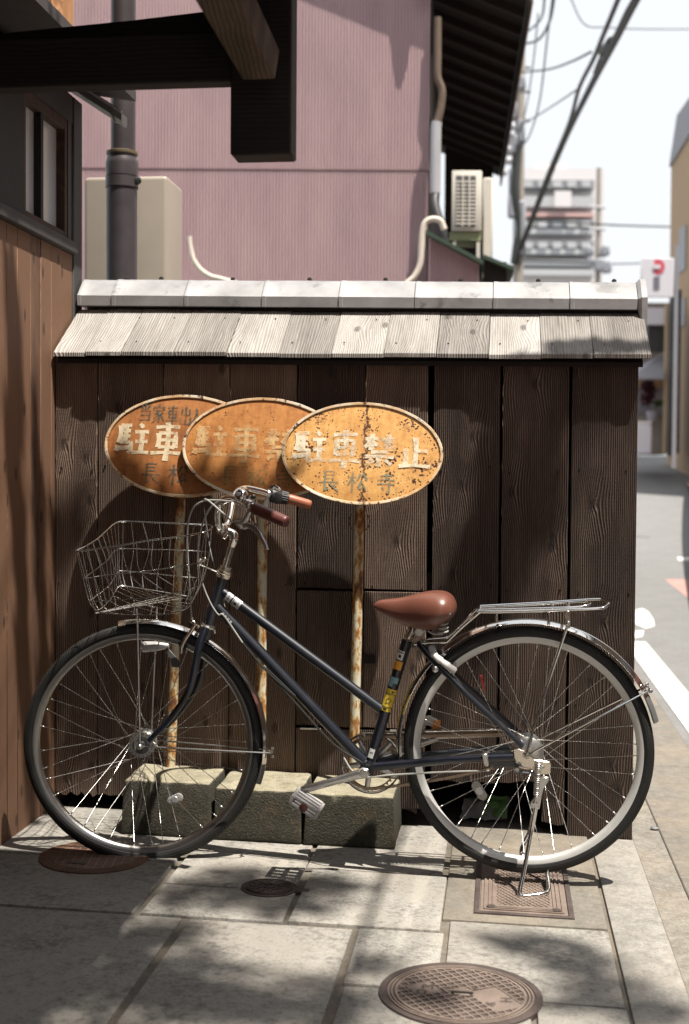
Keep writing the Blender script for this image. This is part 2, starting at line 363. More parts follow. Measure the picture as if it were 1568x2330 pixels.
def letter_mat(name, col, worn_lo, worn_hi):
    t = NT(name); o = t.obj()
    f = t.math('ADD', t.math('MULTIPLY', t.noise(o, 55, 5, 0.75), 0.55), t.math('MULTIPLY', t.noise(o, 13, 4, 0.65), 0.45))
    tr = t.n('BsdfTransparent'); mx = t.n('MixShader'); t.put(mx.inputs[0], t.ramp(f, [(worn_lo, 0.0), (worn_hi, 1.0)]))
    t.t.links.new(t.p.outputs[0], mx.inputs[1]); t.t.links.new(tr.outputs[0], mx.inputs[2]); t.t.links.new(mx.outputs[0], t.out.inputs[0])
    return t.set(Base_Color=t.mix(t.noise(o, 30, 3), tuple(v * 0.8 for v in col), col), Roughness=0.6)
M['letter_cream'] = letter_mat('cream_letter_paint', (0.80, 0.66, 0.45), 0.49, 0.66)
M['letter_worn'] = letter_mat('worn_cream_letter_paint', (0.76, 0.50, 0.24), 0.40, 0.62)
M['letter_pale'] = letter_mat('pale_letter_paint', (0.90, 0.80, 0.60), 0.45, 0.62)
M['letter_dark'] = letter_mat('dark_green_letter_paint', (0.085, 0.105, 0.09), 0.42, 0.64)
M['letter_olive'] = letter_mat('olive_letter_paint', (0.30, 0.26, 0.10), 0.38, 0.60)
M['letter_grey'] = letter_mat('grey_green_letter_paint', (0.27, 0.29, 0.21), 0.43, 0.64)
def pole_mat():
    t = NT('rust_eaten_cream_pole'); o = t.obj(); so_ = t.scale(o, (1, 1, 0.42)); n1 = t.noise(so_, 26, 6, 0.72); n2 = t.noise(so_, 90, 4, 0.7); n3 = t.noise(so_, 7, 4)
    f = t.math('ADD', t.math('MULTIPLY', n1, 0.6), t.math('ADD', t.math('MULTIPLY', n2, 0.2), t.math('MULTIPLY', n3, 0.3)))
    c = t.ramp(f, [(0.47, (0.66, 0.66, 0.56)), (0.525, (0.66, 0.58, 0.38)), (0.555, (0.48, 0.24, 0.07)), (0.63, (0.13, 0.050, 0.022))])
    return t.set(Base_Color=c, Roughness=0.75, Normal=t.bump(f, 0.5, 0.003))
M['pole'] = pole_mat()
def iron(name, a, b, c_, sc=40):
    t = NT(name); o = t.obj(); n1 = t.noise(o, 9, 5, 0.65); n2 = t.noise(o, sc * 6, 3, 0.7)
    c = t.ramp(t.math('ADD', t.math('MULTIPLY', n1, 0.6), t.math('MULTIPLY', n2, 0.4)), [(0.35, a), (0.52, b), (0.7, c_)])
    return t.set(Base_Color=c, Roughness=0.6, Metallic=0.25, Normal=t.bump(n2, 0.3, 0.002))
M['iron_brown'] = iron('rusty_cast_iron', (0.075, 0.040, 0.028), (0.155, 0.085, 0.058), (0.24, 0.15, 0.105))
M['iron_dark'] = iron('dark_cast_iron', (0.055, 0.042, 0.040), (0.10, 0.078, 0.072), (0.17, 0.13, 0.115))
M['iron_pale'] = iron('worn_bright_cast_iron', (0.17, 0.13, 0.11), (0.26, 0.205, 0.175), (0.36, 0.29, 0.25))
# bicycle
def chrome_mat(name, col, rough, grime=0.25):
    t = NT(name); o = t.obj(); n1 = t.noise(o, 35, 5, 0.7); n2 = t.noise(o, 140, 3)
    c = t.mix(t.math('MULTIPLY', t.ramp(n1, [(0.55, 0.0), (0.75, 1.0)]), grime), col, (0.22, 0.13, 0.08))
    return t.set(Base_Color=c, Metallic=1.0, Roughness=t.math('MULTIPLY_ADD', n2, 0.12, rough))
M['chrome'] = chrome_mat('chrome', (0.74, 0.73, 0.71), 0.06)
M['basket_wire'] = chrome_mat('dull_chrome_wire', (0.52, 0.51, 0.49), 0.2)
M['chrome_rusty'] = chrome_mat('rust_spotted_chrome', (0.66, 0.60, 0.52), 0.16, 0.8)
M['steel'] = chrome_mat('brushed_steel', (0.62, 0.61, 0.59), 0.28)
M['spoke'] = chrome_mat('stainless_spoke', (0.62, 0.61, 0.60), 0.22, 0.1)
M['chain'] = chrome_mat('rusty_chain', (0.34, 0.26, 0.20), 0.35, 0.9)
M['rim_silver'] = plain('matte_silver_rim', (0.66, 0.66, 0.65), 0.42, 0.35, 0.06)
M['rim_steel'] = chrome_mat('dull_steel_rim', (0.42, 0.41, 0.40), 0.25, 0.2)
def navy_mat():
    t = NT('navy_frame_paint'); o = t.obj(); n1 = t.noise(o, 300, 2); d = t.noise(o, 12, 5, 0.7)
    c = t.mix(t.ramp(n1, [(0.5, 0.0), (0.75, 1.0)]), (0.004, 0.0058, 0.0125), (0.010, 0.0155, 0.034))
    c = t.mix(t.ramp(d, [(0.58, 0.0), (0.75, 0.22)]), c, (0.12, 0.105, 0.09))
    return t.set(Base_Color=c, Roughness=0.35, Metallic=0.0, Coat_Weight=0.7, Coat_Roughness=0.10)
M['navy'] = navy_mat()
def rubber_mat():
    t = NT('tyre_rubber'); o = t.obj(); u = t.uvc(); s_ = t.xyz(u)
    n1 = t.noise(o, 18, 5, 0.7); n2 = t.noise(o, 260, 2)
    tread = t.math('MULTIPLY', t.math('SINE', t.math('MULTIPLY', t.math('ADD', s_[0], t.math('MULTIPLY', t.math('ABSOLUTE', t.math('SUBTRACT', s_[1], 0.5)), 0.055)), 2 * PI * 230)),
                   t.ramp(t.math('ABSOLUTE', t.math('SUBTRACT', s_[1], 0.5)), [(0.15, 1.0), (0.20, 0.0)]))
    side = t.math('SINE', t.math('MULTIPLY', s_[1], 2 * PI * 16))
    c = t.ramp(t.math('ADD', t.math('MULTIPLY', n1, 0.75), t.math('MULTIPLY', n2, 0.25)), [(0.35, (0.007, 0.007, 0.007)), (0.55, (0.013, 0.0128, 0.0125)), (0.78, (0.032, 0.030, 0.027))])
    return t.set(Base_Color=c, Roughness=0.62, Normal=t.bump(t.math('ADD', tread, t.math('MULTIPLY', side, 0.22)), 0.6, 0.0016))
M['rubber'] = rubber_mat()
M['black_plastic'] = plain('black_plastic', (0.018, 0.018, 0.019), 0.45, bump=0.1)
M['leather'] = plain('brown_saddle_vinyl', (0.160, 0.060, 0.041), 0.36, 0.0, 0.12, 14, 0.05, Coat_Weight=0.35, Coat_Roughness=0.25)
M['grip_far'] = plain('brown_grip_vinyl', (0.33, 0.105, 0.055), 0.45, 0.0, 0.12, 30, 0.06)
M['grip'] = plain('dark_brown_grip_vinyl', (0.115, 0.036, 0.030), 0.42, 0.0, 0.15, 30, 0.06)
M['cable_grey'] = plain('grey_cable_housing', (0.36, 0.355, 0.34), 0.4)
M['cable_black'] = plain('black_cable_housing', (0.03, 0.03, 0.03), 0.4)
M['lock_plastic'] = plain('pale_grey_lock_plastic', (0.60, 0.59, 0.57), 0.4, 0.0, 0.1)
M['lock_dark'] = plain('dark_grey_plastic', (0.12, 0.12, 0.12), 0.4)
M['red_glass'] = plain('red_reflector', (0.60, 0.01, 0.015), 0.15, Coat_Weight=1.0)
def clear_mat(name, col, ior=1.45, rough=0.15):
    t = NT(name); v = t.voro(t.obj(), 420)
    return t.set(Base_Color=col, Roughness=rough, Transmission_Weight=0.55, IOR=ior, Normal=t.bump(v, 0.8, 0.002))
M['pedal_grey'] = plain('grey_white_pedal_plastic', (0.40, 0.385, 0.39), 0.4, 0, 0.1)
M['clear'] = clear_mat('clear_reflector_plastic', (0.82, 0.80, 0.80))
M['stk_yellow'] = plain('yellow_sticker', (0.80, 0.58, 0.06), 0.4, 0, 0.06)
M['stk_orange'] = plain('orange_sticker', (0.80, 0.36, 0.04), 0.4, 0, 0.06)
M['stk_blue'] = plain('pale_blue_sticker', (0.22, 0.40, 0.46), 0.4, 0, 0.1)
M['stk_white'] = plain('white_sticker', (0.74, 0.74, 0.72), 0.4, 0, 0.06)
M['stk_silver'] = plain('silver_sticker', (0.66, 0.65, 0.66), 0.3, 0.5, 0.1)
M['ink'] = plain('black_print', (0.02, 0.02, 0.02), 0.5)
# buildings and far things
def pink_mat():
    t = NT('mauve_painted_steel'); o = t.obj(); n1 = t.noise(t.scale(o, (1, 1, 0.25)), 5, 5, 0.6); n2 = t.noise(t.scale(o, (90, 90, 0.4)), 1.0, 3)
    f = t.math('ADD', t.math('MULTIPLY', n1, 0.7), t.math('MULTIPLY', n2, 0.3))
    return t.set(Base_Color=t.ramp(f, [(0.3, (0.44, 0.30, 0.325)), (0.52, (0.52, 0.365, 0.385)), (0.72, (0.58, 0.43, 0.425))]), Roughness=0.5, Metallic=0.05)
M['pink'] = pink_mat()
M['seam'] = plain('dark_lap_seam', (0.20, 0.12, 0.12), 0.7)
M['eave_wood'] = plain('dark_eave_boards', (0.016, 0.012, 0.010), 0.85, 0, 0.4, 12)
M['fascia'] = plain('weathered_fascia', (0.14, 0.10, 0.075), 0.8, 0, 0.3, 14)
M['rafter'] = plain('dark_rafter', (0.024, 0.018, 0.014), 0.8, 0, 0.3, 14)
M['pvc_dark'] = plain('dark_brown_pipe', (0.062, 0.054, 0.058), 0.42, 0, 0.18, 18)
M['pvc_grey'] = plain('grey_pipe', (0.42, 0.43, 0.46), 0.5, 0, 0.12, 10)
M['brass'] = plain('stained_collar', (0.20, 0.16, 0.10), 0.5, 0.2, 0.3)
M['beige'] = plain('beige_enamel', (0.34, 0.295, 0.25), 0.5, 0, 0.08, 8)
M['cream'] = plain('cream_hose', (0.66, 0.60, 0.52), 0.6, 0, 0.12)
M['ac_white'] = plain('off_white_casing', (0.70, 0.67, 0.60), 0.5, 0, 0.06)
M['ac_dark'] = plain('shadowed_grille_core', (0.10, 0.10, 0.105), 0.7)
M['green_roof'] = plain('dark_green_sheet', (0.045, 0.075, 0.052), 0.5, 0, 0.25)
M['olive'] = plain('olive_base', (0.30, 0.34, 0.18), 0.6)
M['gutter_metal'] = plain('grey_gutter_metal', (0.24, 0.235, 0.225), 0.42, 0.5, 0.2)
def glass_mat():
    t = NT('sky_toned_window_glass'); n1 = t.noise(t.obj(), 60, 3)
    return t.set(Base_Color=t.mix(t.noise(t.obj(), 4, 3), (0.42, 0.46, 0.50), (0.58, 0.62, 0.65)), Roughness=0.22, Metallic=0.0, Specular_IOR_Level=0.7, Normal=t.bump(n1, 0.04, 0.002))  # pale sky reflection is put into the pane colour
M['glass'] = glass_mat()
M['far_white'] = plain('pale_render', (0.66, 0.63, 0.64), 0.8, 0, 0.06, 0.3)
M['far_grey'] = plain('hazed_grey_balcony', (0.44, 0.45, 0.47), 0.8, 0, 0.1, 0.3)  # lightened: distance haze is put into the colour
M['far_dark'] = plain('hazed_dark_window_band', (0.22, 0.23, 0.25), 0.4, 0, 0.2, 0.3)  # kept pale as well, far haze painted into it
M['far_rail'] = plain('pinkish_railing', (0.55, 0.36, 0.34), 0.7)
M['tan'] = plain('tan_render', (0.42, 0.30, 0.19), 0.8, 0, 0.1, 1.0)
M['tan_light'] = plain('light_tan_wall', (0.24, 0.21, 0.18), 0.8, 0, 0.1, 2.0)
M['slate'] = plain('grey_slate_roof', (0.26, 0.26, 0.29), 0.6, 0, 0.15, 2.0)
M['pole_concrete'] = plain('pole_concrete', (0.31, 0.28, 0.25), 0.85, 0, 0.15, 3)
M['wire'] = plain('black_wire', (0.022, 0.024, 0.024), 0.6)
M['insul'] = plain('grey_fittings', (0.26, 0.27, 0.30), 0.5)
M['board_white'] = plain('white_sign_board', (0.66, 0.66, 0.72), 0.5, 0, 0.04)
M['board_red'] = plain('red_sign_ring', (0.62, 0.10, 0.14), 0.5, 0, 0.05)
M['board_dark'] = plain('dark_sign_print', (0.16, 0.16, 0.20), 0.5)
M['shop_dark'] = plain('dark_shop_front', (0.035, 0.035, 0.038), 0.5)
M['leaf'] = plain('leaf_green', (0.060, 0.105, 0.030), 0.55, 0, 0.5, 3.0)
M['leaf_red'] = plain('dark_red_leaf', (0.07, 0.018, 0.028), 0.55, 0, 0.4, 6.0)
M['bark'] = plain('added_tree_bark', (0.13, 0.10, 0.075), 0.9, 0, 0.35, 20, 0.6)
M['wrap_white'] = plain('white_wrapper', (0.72, 0.70, 0.68), 0.35, 0, 0.08)
M['wrap_orange'] = plain('orange_wrapper_print', (0.72, 0.28, 0.06), 0.4)
def bag_mat(name, c1, c2, tr):
    t = NT(name)
    return t.set(Base_Color=t.mix(t.noise(t.obj(), 25, 4), c1, c2), Roughness=0.18, Transmission_Weight=tr, IOR=1.2)
M['bag'] = bag_mat('clear_plastic_wrapper', (0.50, 0.52, 0.50), (0.62, 0.64, 0.62), 0.45)
M['bag_green'] = bag_mat('green_printed_plastic', (0.10, 0.30, 0.09), (0.30, 0.46, 0.20), 0.2)

# ================================================================== ground, paving, road
def uv_by(o, fn):
    me = o.data; L = root_loc(o); lay = me.uv_layers.new(name='UVMap')
    for lp in me.loops: lay.data[lp.index].uv = fn(me.vertices[lp.vertex_index].co + L)

def sheet(name, xs, ys, dz, mat, kind='structure', parent=None, label=None):
    mb = MB(); nx, ny = len(xs) - 1, len(ys) - 1
    mb.add([(x, y, gz(x, y) + dz) for y in ys for x in xs], [(j * (nx + 1) + i, j * (nx + 1) + i + 1, (j + 1) * (nx + 1) + i + 1, (j + 1) * (nx + 1) + i) for j in range(ny) for i in range(nx)])
    return build(name, mb, mat, parent, smooth=True, kind=kind, label=label)
def lin(a, b, n): return [a + (b - a) * i / n for i in range(n + 1)]

ground = sheet('ground', [-1500, -200, -30, -3] + lin(-2.5, 3, 11) + [30, 200, 1500], [-1500, -200, -30, -8, 0, 2, 4, 5] + lin(6, 32, 26) + [60, 300, 1500], -0.05, M['asphalt'])
tag(ground, 'pale grey earth and asphalt under the whole street')
road = sheet('road', [2.30, 4, 7, 12, 20], [-12, -6, -2, 0, 2, 4, 5] + lin(6, 32, 26) + [45], -0.018, M['asphalt'])
tag(road, 'pale grey worn asphalt street running away beside the fence')
def patch(name, pts, mat, dz, parent):
    mb = MB(); c = sum((Vector(p) for p in pts), Vector()) / len(pts)
    mb.prism([(p.x, p.y, gz(p.x, p.y) + dz) for p in pts], (0, 0, -0.003)); return build(name, mb, mat, parent, smooth=False)
def line_strip(name, x0, x1, y0, y1, mat):
    n = max(2, int((y1 - y0) / 1.0)); mb = MB(); ys = lin(y0, y1, n)
    top = [[(x, y, gz(x, y) - 0.013) for x in (x0, x1)] for y in ys]
    for a, b in zip(top[:-1], top[1:]): mb.add([a[0], a[1], b[1], b[0]], [(0, 1, 2, 3)])
    return build(name, mb, mat, road, smooth=False)
line_strip('road_line', 2.345, 2.50, -3.0, 5.2, M['road_white'])
def blob(name, cx, cy, rx, ry, mat, n=14):
    mb = MB(); v = [(cx, cy, gz(cx, cy) - 0.012)]
    for k in range(n):
        a = 2 * PI * k / n; s_ = 1 + 0.16 * math.sin(3 * a + cx * 5)
        x, y = cx + rx * math.cos(a) * s_, cy + ry * math.sin(a) * s_; v.append((x, y, gz(x, y) - 0.012))
    mb.add(v, [(0, k + 1, (k + 1) % n + 1) for k in range(n)]); return build(name, mb, mat, road, smooth=False)
def onRoad(x, y):
    p = onG(x, y)
    for _ in range(12): p = cut(x, y, (0, 0, 1), gz(p.x, p.y) - 0.013)
    return p
def mark(name, pts, mat):
    mb = MB(); v = [onRoad(*q) for q in pts]
    mb.add([Vector((p.x, p.y, gz(p.x, p.y) - 0.0125)) for p in v], [tuple(range(len(v)))]); return build(name, mb, mat, road, smooth=False)
mark('white_road_mark', [(1446, 1420), (1446, 1388), (1462, 1384), (1476, 1392), (1488, 1412), (1490, 1424), (1470, 1430)], M['road_white'])
mark('white_road_mark', [(1444, 1452), (1444, 1436), (1466, 1434), (1462, 1448)], M['road_white'])
mark('red_road_mark', [(1513, 1318), (1580, 1318), (1580, 1372)], M['road_red'])
mark('red_road_mark', [(1456, 1060), (1490, 1063), (1512, 1084), (1505, 1091), (1480, 1076)], M['road_red'])
mark('white_road_mark', [(1540, 1268), (1580, 1268), (1580, 1274), (1545, 1275)], M['road_white'])

pavement = sheet('pavement', lin(-2.4, 1.915, 12), [-6.5, -4, -3, -2, -1, 0, 0.9], -0.009, M['mortar'])
tag(pavement, 'sandy mortar bed of the granite slab pavement')
def piece(name, x0, x1, y0, y1, mat, parent=None, h=0.03, dz=0.0, bev=0.004):
    mb = MB(); j = lambda: random.uniform(-0.0012, 0.0012); e = lambda: random.uniform(-0.0016, 0.0016)
    c = [(x0 + e(), y0 + e()), (x1 + e(), y0 + e()), (x1 + e(), y1 + e()), (x0 + e(), y1 + e())]
    top = [(x, y, gz(x) + dz + j()) for x, y in c]; bot = [(x, y, gz(x) + dz - h) for x, y in c]
    mb.hexa(bot, top); return build(name, mb, mat, parent, smooth=True, bevel=bev, seg=2)
G = 0.0065
slabs = [(-0.10, 0.545, -0.520, 0.02), (0.552, 0.918, -0.388, 0.02), (0.934, 1.328, -0.498, 0.02),
         (-0.30, 0.548, -0.968, -0.530), (0.566, 0.930, -0.712, -0.398), (0.570, 0.938, -0.966, -0.722), (0.954, 1.342, -0.958, -0.508),
         (-0.25, 0.684, -1.75, -0.984), (0.704, 1.124, -1.68, -0.984), (1.140, 1.352, -1.336, -0.972), (1.146, 1.56, -1.86, -1.348),
         (1.366, 1.764, -1.358, -0.876), (1.572, 1.766, -1.95, -1.368),
         (-0.8, -0.26, -1.75, -0.984), (-0.6, 0.35, -2.5, -1.762), (0.362, 0.90, -2.5, -1.762), (0.912, 1.132, -2.5, -1.692), (1.146, 1.766, -2.6, -1.962),
         (-0.6, 0.30, -3.4, -2.512), (0.312, 0.95, -3.4, -2.512), (0.962, 1.766, -3.4, -2.612), (-0.6, 0.6, -4.6, -3.412), (0.612, 1.2, -4.6, -3.412), (1.212, 1.766, -4.6, -3.412)]
for s_ in slabs: piece('paving_slab', *s_, M['slab'], pavement)
piece('concrete_patch', 1.344, 1.764, -0.864, 0.40, M['concrete'], pavement, dz=-0.002, bev=0.002)
kerb = piece('kerb', 1.776, 1.912, -6.4, -0.012, M['kerb'], None, h=0.06, dz=0.001, bev=0.006); tag(kerb, 'pale granite kerb strip along the pavement edge', kind='structure')
for yy in (-1.55, -3.2):
    pass
gut = sheet('gutter_strip', [1.915, 1.96, 2.008], lin(-7, 12, 19), -0.0085, M['gutter_concrete']); tag(gut, 'pebbly concrete gutter strip beside the kerb')
apron = None
for (a, b) in ((-7.0, -1.05), (-1.04, 1.15), (1.16, 3.4), (3.41, 5.7), (5.71, 8.0)):
    nm = 'gutter_slab'
    if apron is None:
        apron = sheet('concrete_apron', [2.004, 2.31], lin(-7.2, 9, 16), -0.022, M['gutter_concrete']); tag(apron, 'light concrete apron between gutter and street')
    mb = MB(); x0, x1 = 2.012, 2.298
    mb.hexa([(x0, a, gz(x0) - 0.04), (x1, a, gz(x1) - 0.04), (x1, b, gz(x1) - 0.04), (x0, b, gz(x0) - 0.04)], [(x0, a, gz(x0, a) - 0.010), (x1, a, gz(x1, a) - 0.012), (x1, b, gz(x1, b) - 0.012), (x0, b, gz(x0, b) - 0.010)])
    build(nm, mb, M['concrete'], apron, bevel=0.004)
p = onG(1490, 1882)
st = MB(); st.lathe((p.x, p.y, gz(p.x) - 0.004), (0.016, 0, 1), [(0, 0.014), (0.003, 0.014), (0.005, 0.009), (0.006, 0.0)], 16)
tag(build('survey_stud', st, M['steel'], None, org=(p.x, p.y, gz(p.x))), 'small round steel stud set in the gutter concrete', 'survey stud')

# ------------------------------------------------------------------ covers in the pavement
def onpave(cx, cy):
    A = Vector((1, 0, -SLOPE)); B = Vector((0, 1, 0))
    return lambda a, b, h: Vector((cx, cy, gz(cx))) + A * a + B * b + Vector((0, 0, h))
def disc(mb, T, r0, r1, h0, h1, n=56):
    vs = []; fs = []
    for k in range(n):
        a = 2 * PI * k / n; c, s_ = math.cos(a), math.sin(a)
        vs += [T(r1 * c, r1 * s_, h0), T(r1 * c, r1 * s_, h1), T(r0 * c, r0 * s_, h1), T(r0 * c, r0 * s_, h0)]
    for k in range(n):
        j = (k + 1) % n; a, b = 4 * k, 4 * j
        fs += [(a, b, b + 1, a + 1), (a + 1, b + 1, b + 2, a + 2)] + ([(a + 2, b + 2, b + 3, a + 3)] if r0 > 0.001 else [])
    mb.add(vs, fs); return mb
def bar(mb, T, p0, p1, wd, h0, h1):
    (ax, ay), (bx, by) = p0, p1; L = math.hypot(bx - ax, by - ay)
    if L < 1e-5: return
    nx, ny = -(by - ay) / L * wd / 2, (bx - ax) / L * wd / 2
    q = [(ax + nx, ay + ny), (bx + nx, by + ny), (bx - nx, by - ny), (ax - nx, ay - ny)]
    mb.hexa([T(x, y, h0) for x, y in q], [T(x, y, h1) for x, y in q])
def chords(r, pitch, ang, off=0.0, holes=()):
    """parallel lines at an angle inside a circle, cut where they cross the rectangular holes (cx, cy, half u, half v, angle)"""
    c, s_ = math.cos(ang), math.sin(ang); out = []; n = int(2 * r / pitch) + 2
    for i in range(-n, n + 1):
        d = i * pitch + off
        if abs(d) >= r: continue
        h = math.sqrt(r * r - d * d); st_ = 40; run = None
        for k in range(st_ + 1):
            t = -h + 2 * h * k / st_; x, y = -s_ * d + c * t, c * d + s_ * t
            ok = True
            for (hx, hy, hu, hv, ha) in holes:
                dx, dy = x - hx, y - hy; u = dx * math.cos(ha) + dy * math.sin(ha); v = -dx * math.sin(ha) + dy * math.cos(ha)
                if abs(u) < hu and abs(v) < hv: ok = False
            if ok and run is None: run = (x, y)
            if (not ok or k == st_) and run is not None: out.append((run, (x, y))); run = None
    return out
GLYPH = {
 'chu': [[(10,92),(9,38)],[(10,92),(43,93)],[(10,75),(41,76)],[(10,58),(41,59)],[(26,92),(26,40)],[(10,40),(46,41),(45,14),(37,7)],[(5,29),(2,12)],[(14,29),(15,15)],[(23,29),(26,16)],[(32,30),(36,18)],
         [(68,99),(79,87)],[(55,73),(97,75)],[(58,43),(95,45)],[(49,9),(101,11)],[(76,74),(76,10)]],
 'sha': [[(14,85),(86,88)],[(24,70),(25,32)],[(24,70),(77,72),(76,32)],[(25,51),(76,52)],[(25,33),(76,33)],[(4,16),(97,18)],[(50,99),(50,-3)]],
 'kin': [[(5,82),(46,84)],[(25,99),(25,48)],[(24,80),(5,56)],[(26,78),(43,62)],[(54,82),(96,84)],[(75,99),(75,48)],[(74,80),(53,57)],[(76,80),(98,55)],[(25,42),(76,43)],[(7,28),(94,29)],[(50,28),(50,3),(42,5)],[(31,20),(15,5)],[(68,20),(87,5)]],
 'shi': [[(50,97),(50,8)],[(50,54),(87,56)],[(22,62),(22,8)],[(3,7),(98,9)]],
 'cho': [[(25,96),(25,43)],[(25,95),(77,96)],[(25,78),(71,79)],[(25,61),(71,62)],[(4,43),(97,44)],[(28,43),(28,4),(47,15)],[(49,43),(68,20),(97,2)],[(79,35),(60,23)]],
 'sho': [[(2,71),(46,73)],[(25,98),(25,1)],[(24,70),(3,33)],[(27,62),(43,44)],[(65,92),(49,56)],[(78,93),(99,57)],[(72,55),(54,17),(89,25)],[(80,37),(95,9)]],
 'ji':  [[(21,86),(79,88)],[(50,99),(50,66)],[(7,65),(93,67)],[(7,46),(93,47)],[(67,59),(67,5),(53,10)],[(30,34),(41,21)]],
 'tou': [[(50,98),(50,66)],[(20,91),(33,71)],[(80,92),(66,71)],[(14,60),(84,61),(84,7)],[(18,35),(83,36)],[(11,8),(85,9)]],
 'ka':  [[(50,100),(50,88)],[(12,86),(9,69)],[(12,84),(91,85),(84,69)],[(24,66),(77,67)],[(50,66),(19,43)],[(36,55),(57,30),(54,4),(43,9)],[(46,42),(13,23)],[(52,28),(11,3)],[(81,57),(62,42)],[(58,46),(94,8)]],
 'de':  [[(50,98),(50,8)],[(22,85),(22,55),(79,56)],[(78,87),(78,53)],[(13,40),(13,6),(87,7)],[(87,43),(87,1)]],
 'nyu': [[(38,93),(53,85),(34,36),(5,3)],[(50,70),(66,34),(97,3)]],
 'M': [[(12,2),(12,98)],[(12,98),(50,40)],[(50,40),(88,98)],[(88,98),(88,2)]],
 'O': [[(50,98),(18,80),(18,20),(50,2),(82,20),(82,80),(50,98)]],
 'H': [[(15,2),(15,98)],[(85,2),(85,98)],[(15,50),(85,50)]],
 'sui': [[(50,98),(50,4),(38,12)],[(8,70),(38,70),(8,20)],[(86,84),(58,58)],[(54,62),(94,10)]],
}
def write(mb, key, T, cx, cy, wd, ht, thick, brush=True, h0=0.0, k0=0, thickness=0.0):
    """brush strokes of one character; T(a, b, h) places them on their plate"""
    for i, strk in enumerate(GLYPH[key]):
        P = [Vector(((x - 50) / 100 * wd + cx, (y - 50) / 100 * ht + cy, 0)) for x, y in strk]
        if len(P) == 2: 
            d = P[1] - P[0]; m = (P[0] + P[1]) / 2 + Vector((-d.y, d.x, 0)) * 0.03; P = catmull([P[0], m, P[1]], 4)
        elif brush:
            Q = []
            for a, b in zip(P[:-1], P[1:]): Q += [a.lerp(b, t / 4) for t in range(4)]
            P = Q + [P[-1]]
        n = len(P); hh = h0 + (k0 + i) * 0.00003; vs = []
        for j, p_ in enumerate(P):
            t = (P[min(j + 1, n - 1)] - P[max(j - 1, 0)]).normalized(); nn = Vector((-t.y, t.x, 0))
            horiz = abs(t.x) > abs(t.y)
            f = j / (n - 1)
            wdt = thick * (0.72 if horiz else 1.1)
            if brush: wdt *= (1.15 - 0.55 * f) if (not horiz and strk[0][0] != strk[-1][0] and len(strk) == 2 and abs(strk[0][0] - strk[-1][0]) > 8) else (1.12 - 0.5 * math.sin(PI * f) * 0.6)
            vs += [T(*(p_ + nn * wdt / 2).xy, hh), T(*(p_ - nn * wdt / 2).xy, hh)]
        mb.add(vs, [(2 * j, 2 * j + 1, 2 * j + 3, 2 * j + 2) for j in range(n - 1)])

# big round cover at the front
T = onpave(1.406, -1.358)
mc = thing('manhole_cover', 'large round brown cast iron manhole cover with raised grid in the front paving', 'manhole cover', T(0, 0, 0))
build('frame_ring', disc(MB(), T, 0.166, 0.181, -0.01, 0.0045), M['iron_dark'], mc)
build('cover_plate', disc(MB(), T, 0.0, 0.166, -0.01, 0.0025), M['iron_dark'], mc)
mb = MB(); [disc(mb, T, a, b, 0.002, 0.0055) for a, b in ((0.158, 0.162), (0.1505, 0.1545), (0.140, 0.146))]
build('rim_bead', mb, M['iron_pale'], mc)
an = math.radians(33); holes = [(-0.082, 0.008, 0.030, 0.030, an), (0.078, -0.022, 0.036, 0.058, an), (0.004, 0.002, 0.026, 0.022, 0)]
mb = MB()
for a0 in (an, an + PI / 2):
    for a, b in chords(0.141, 0.0195, a0, 0.004, holes): bar(mb, T, a, b, 0.0042, 0.002, 0.0055 if a0 == an else 0.0052)
build('grid_ribs', mb, M['iron_pale'], mc, smooth=False)
mb = MB()
for (hx, hy, hu, hv, ha) in holes[:2]:
    c_, s_ = math.cos(ha), math.sin(ha); q = [(hx + c_ * u - s_ * v, hy + s_ * u + c_ * v) for u, v in ((-hu, -hv), (hu, -hv), (hu, hv), (-hu, hv))]
    mb.hexa([T(x, y, 0.002) for x, y in q], [T(x, y, 0.0048) for x, y in q])
build('letter_panel', mb, M['iron_pale'], mc, smooth=False)
mb = MB()
rot = lambda cx, cy, a: (lambda x, y, h: T(cx + math.cos(a) * x - math.sin(a) * y, cy + math.sin(a) * x + math.cos(a) * y, h))
for key, f_ in (('M', rot(-0.074, 0.022, 0)), ('O', rot(-0.086, -0.010, 0)), ('H', rot(0.100, -0.022, PI / 2)), ('sui', rot(0.066, -0.052, PI / 2))):
    mb = MB(); write(mb, key, f_, 0, 0, 0.026, 0.026, 0.005, False, 0.0052); build('cast_letter', mb, M['iron_dark'], mc, smooth=False)
mb = MB(); pts = [(0.024 * math.cos(a), 0.020 * math.sin(a)) for a in lin(0.0, PI, 12)]
mb.hexa  # half-round lifting pocket
mb.prism([T(x + 0.004, y + 0.004, 0.0045) for x, y in pts], (0, 0, 0.003)); build('lifting_pocket', mb, M['iron_pale'], mc, smooth=False)
mb = MB(); bar(mb, T, (-0.020, 0.0), (0.028, 0.0), 0.006, 0.002, 0.0062); build('lifting_slot', mb, M['ink'], mc, smooth=False)
mb = MB(); bar(mb, T, (-0.016, -0.010), (0.022, -0.010), 0.007, 0.002, 0.0072); build('lifting_bar', mb, M['iron_pale'], mc, bevel=0.002)

